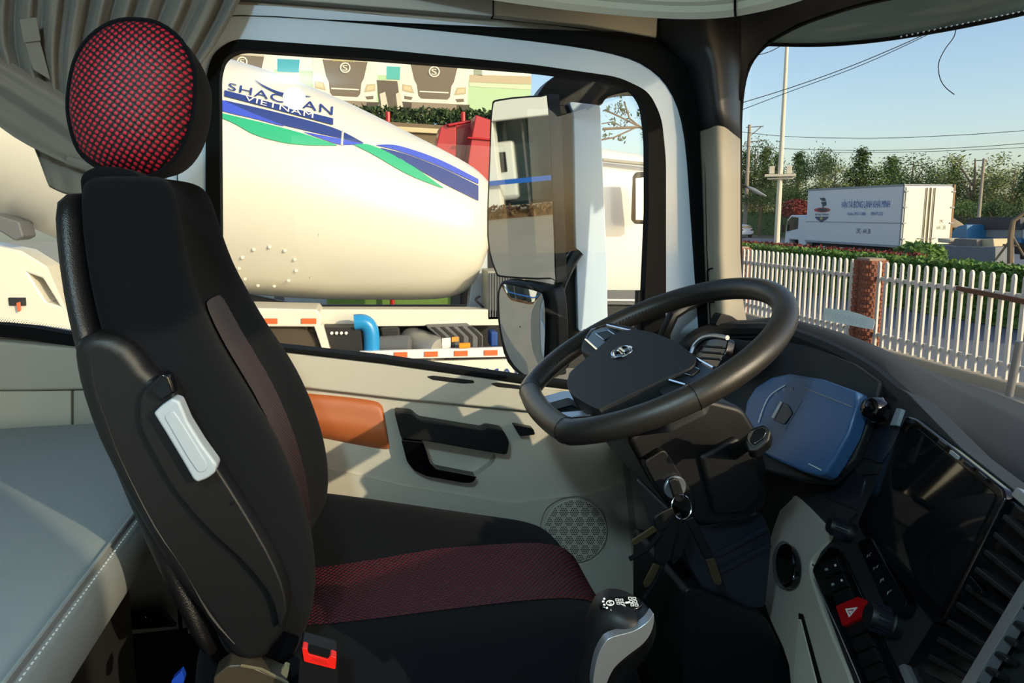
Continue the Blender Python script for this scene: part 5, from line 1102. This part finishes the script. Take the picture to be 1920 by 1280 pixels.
sd_([(28.98, 3.2), (28.62, 3.22), (28.52, 3.08), (28.75, 3.06)], _l := M('logo_ink', (46, 54, 66), .5)); sd_([(28.86, 3.02), (28.5, 3.04), (28.46, 2.88), (28.62, 2.84), (28.7, 2.75), (28.76, 2.9)], _l)
sd_([(29.25, 2.35), (28.25, 2.35), (28.35, 2.26), (28.75, 2.08), (29.15, 2.26)], M('logo_navy', (54, 60, 100), .5)); sd_(ell(28.75, 2.27, .1, .06), M('logo_yellow', (176, 168, 70), .5), 1)
obj('box_logo', text_at('KHAI MINH', (x0-.018, 29.22, 2.4), (0, -.95, 0), (0, 0, .1)), _l, BT_, smooth=False)
# blue tarpaulin truck
bp_ = M('truck_blue', (36, 104, 150), .4); tarp = M('dark_tarpaulin', (46, 50, 58), .7); palef = M('pale_load', (120, 134, 142), .6)
BL = empty('blue_truck', at(1850, 470, 36).xy.to_3d(), 'blue truck with dark tarpaulin over a pale load', 'truck')
def fpl(name, px, dist, th, mat, par, bevel=.02):
    c = at(sum(p[0] for p in px)/len(px), 440, dist); pl = (V((c.x, 0, 0)), V((-1, 0, 0)))
    return obj(name, plate(px, pl, th), mat, par, bevel=bevel)
fpl('tarpaulin', [(1814, 410), (1836, 407), (1912, 407), (1914, 430), (1812, 430)], 36, 2.2, tarp, BL); fpl('load_side', [(1812, 428), (1914, 428), (1914, 447), (1812, 446)], 36.05, 2.2, palef, BL)
fpl('truck_bed', [(1812, 445), (1914, 446), (1914, 456), (1812, 456)], 36, 2.2, bp_, BL); fpl('truck_cab', [(1772, 462), (1780, 440), (1794, 424), (1812, 420), (1812, 470), (1772, 470)], 36, 2.1, bp_, BL, .06); fpl('cab_window', [(1782, 438), (1795, 426), (1808, 424), (1806, 440)], 35.97, .05, darkglass, BL); fpl('truck_chassis', [(1775, 466), (1920, 456), (1920, 476), (1775, 476)], 36.3, 1.8, mdark, BL)
for x in (1790, 1885):
    c = at(x, 472, 36); obj('truck_wheel', lathe([(0, .2), (.02, .4), (.3, .4), (.32, .2)], (at(1850, 440, 36).x-.05, c.y, .42), (1, 0, 0), 20), mdark, BL)
LT = empty('white_lorry', at(1918, 470, 35.5).xy.to_3d(), 'white side of a lorry cut by the right edge of the view', 'truck')
fpl('lorry_side', [(1910, 416), (1960, 414), (1960, 450), (1910, 448)], 35, 2, bw, LT); fpl('lorry_sill', [(1910, 448), (1960, 449), (1960, 470), (1910, 470)], 35, 2, bp_, LT)
fpl('lorry_wheel_skirt', [(1912, 468), (1960, 468), (1960, 486), (1912, 486)], 35.1, 1.6, mdark, LT)
for i, (px, ds, c, lb) in enumerate((([(1832, 448), (1862, 447), (1864, 462), (1833, 464)], 30, (196, 178, 144), 'tan concrete block on the far roadside'), ([(1790, 447), (1831, 449), (1832, 466), (1780, 466)], 30.3, (116, 112, 106), 'long grey concrete slab left of the tan block'), ([(1754, 457), (1790, 462), (1866, 463), (1866, 555), (1754, 555)], 29.8, (112, 116, 120), 'low grey concrete barrier under the blocks'), ([(1758, 446), (1782, 449), (1778, 456), (1758, 454)], 31, (190, 184, 160), 'pale timber planks beside the box truck doors'))):
    tag(fpl('concrete_block' if i < 3 else 'timber_planks', px, ds, .8, M('block_%d' % i, c, .85, var=.2, vscale=3), None, .02), lb, 'block' if i < 3 else 'planks')
SK = empty('staked_tree', at(1895, 490, 27).xy.to_3d(), 'young staked tree trunk propped by timber legs at right', 'tree')
stp = lambda pts, r: tube([at(x, y, 27) for x, y in pts], r, 7)
obj('trunk', stp([(1894, 494), (1895, 440), (1900, 414), (1924, 396)], [.09, .09, .07, .05]), bark, SK)
for a in ([(1897, 440), (1920, 480)], [(1893, 452), (1866, 488)], [(1880, 459), (1912, 461)]): obj('stake', stp(a, .035), bark, SK)
HU = empty('thatched_hut', at(1778, 420, 40).xy.to_3d(), 'small thatched parasol roof among the bushes', 'hut')
hp = at(1779, 404, 40); obj('thatch_roof', lathe([(0, .02), (-.35, .55), (-.55, .75), (-.6, .7)], hp, (0, 0, 1), 14), M('thatch', (150, 136, 106), .9), HU); obj('hut_post', tube([V((hp.x, hp.y, 0)), hp], .06, 8), bark, HU)
# white car, seen from behind
cxy = at(1400, 440, 76); CA = empty('white_car', (cxy.x, cxy.y, 0), 'white saloon car seen from behind beside the windscreen pillar', 'car')
cw = M('car_white', (226, 230, 234), .2, coat=.5); cx0, cy0 = cxy.x, cxy.y
secs = [[V((cx0+x*w_, cy0+dy, z*h_)) for x, z in ((-.86, .3), (-.9, .6), (-.86, .92), (-.62, 1.0), (-.52, 1.42), (.52, 1.42), (.62, 1.0), (.86, .92), (.9, .6), (.86, .3))] for dy, w_, h_ in ((0, .93, .92), (.06, .99, .98), (.9, 1, 1.0), (2.2, 1, 1.01), (3.1, .98, .9))]
obj('car_body', loft(secs), cw, CA, sub=1)
obj('car_hood', bb(cx0-.8, cx0+.8, cy0+3, cy0+4.3, .3, .9), cw, CA, bevel=.1)
obj('rear_screen', prism([[V((cx0+x, cy0-.02+(z-1)*.15, z)) for x, z in ((-.56, 1.0), (-.47, 1.27), (.47, 1.27), (.56, 1.0))]], (0, .05, 0)), darkglass, CA, bevel=.01)
for s in (-1, 1): obj('tail_lamp', box((cx0+s*.62, cy0-.02, .82), (.36, .06, .13)), M('lamp_dark_red', (70, 24, 26), .3), CA, bevel=.01)
for s in (-1, 1):
    for dy in (.7, 3.4): obj('car_wheel', lathe([(0, .1), (.02, .31), (.2, .31), (.22, .1)], (cx0+s*.78-.1, cy0+dy, .31), (1, 0, 0), 18), mdark, CA)

# ================================================================ SHOWROOM (seen in the door mirrors)
SH = empty('showroom', (-22, 6, 0), 'white framed glass showroom reflected in the door mirrors', 'building')
wmat = M('showroom_white', (226, 226, 220), .5); sgl = M('showroom_glass', (52, 66, 70), .1)
obj('roof_band', bb(-24, -21.4, -10, 26, 3.1, 4.0), wmat, SH, bevel=.05); obj('interior', bb(-24, -22.9, -10, 26, 0, 3.1), sgl, SH, smooth=False)
for i in range(10): obj('column', bb(-22.2, -21.5, -9.6+i*3.8, -9.0+i*3.8, 0, 3.1), wmat, SH, bevel=.03)
for i in range(30):
    if i % 3: obj('mullion', bb(-22.3, -22.22, -9.3+i*1.27, -9.24+i*1.27, 0, 3.1), mgrey, SH, smooth=False)
obj('blue_rail', bb(-21.3, -21.24, -10, 26, 1.0, 1.16), M('barrier_blue', (24, 96, 190), .5), SH, smooth=False)
obj('plinth', bb(-22.2, -20.6, -10, 26, 0, .18), conc, SH, smooth=False)
hedge('flower_border', -20.5, -19.9, -10, 26, .32, M('border_plants', (96, 70, 44), .8, var=.5, vscale=5), 'low red flower border in front of the showroom', 'flower bed', 3000, 9)
dc = obj('display_cab', bb(-22.85, -22.4, 5.1, 7.0, .35, 2.4), M('display_white', (214, 218, 216), .4), SH, bevel=.12, seg=3)
obj('display_window', bb(-22.42, -22.36, 5.4, 6.3, 1.35, 2.05), darkglass, dc, bevel=.02)
obj('red_banner', bb(-22.5, -22.4, 10.2, 10.9, .4, 1.9), redp, SH, bevel=.02)
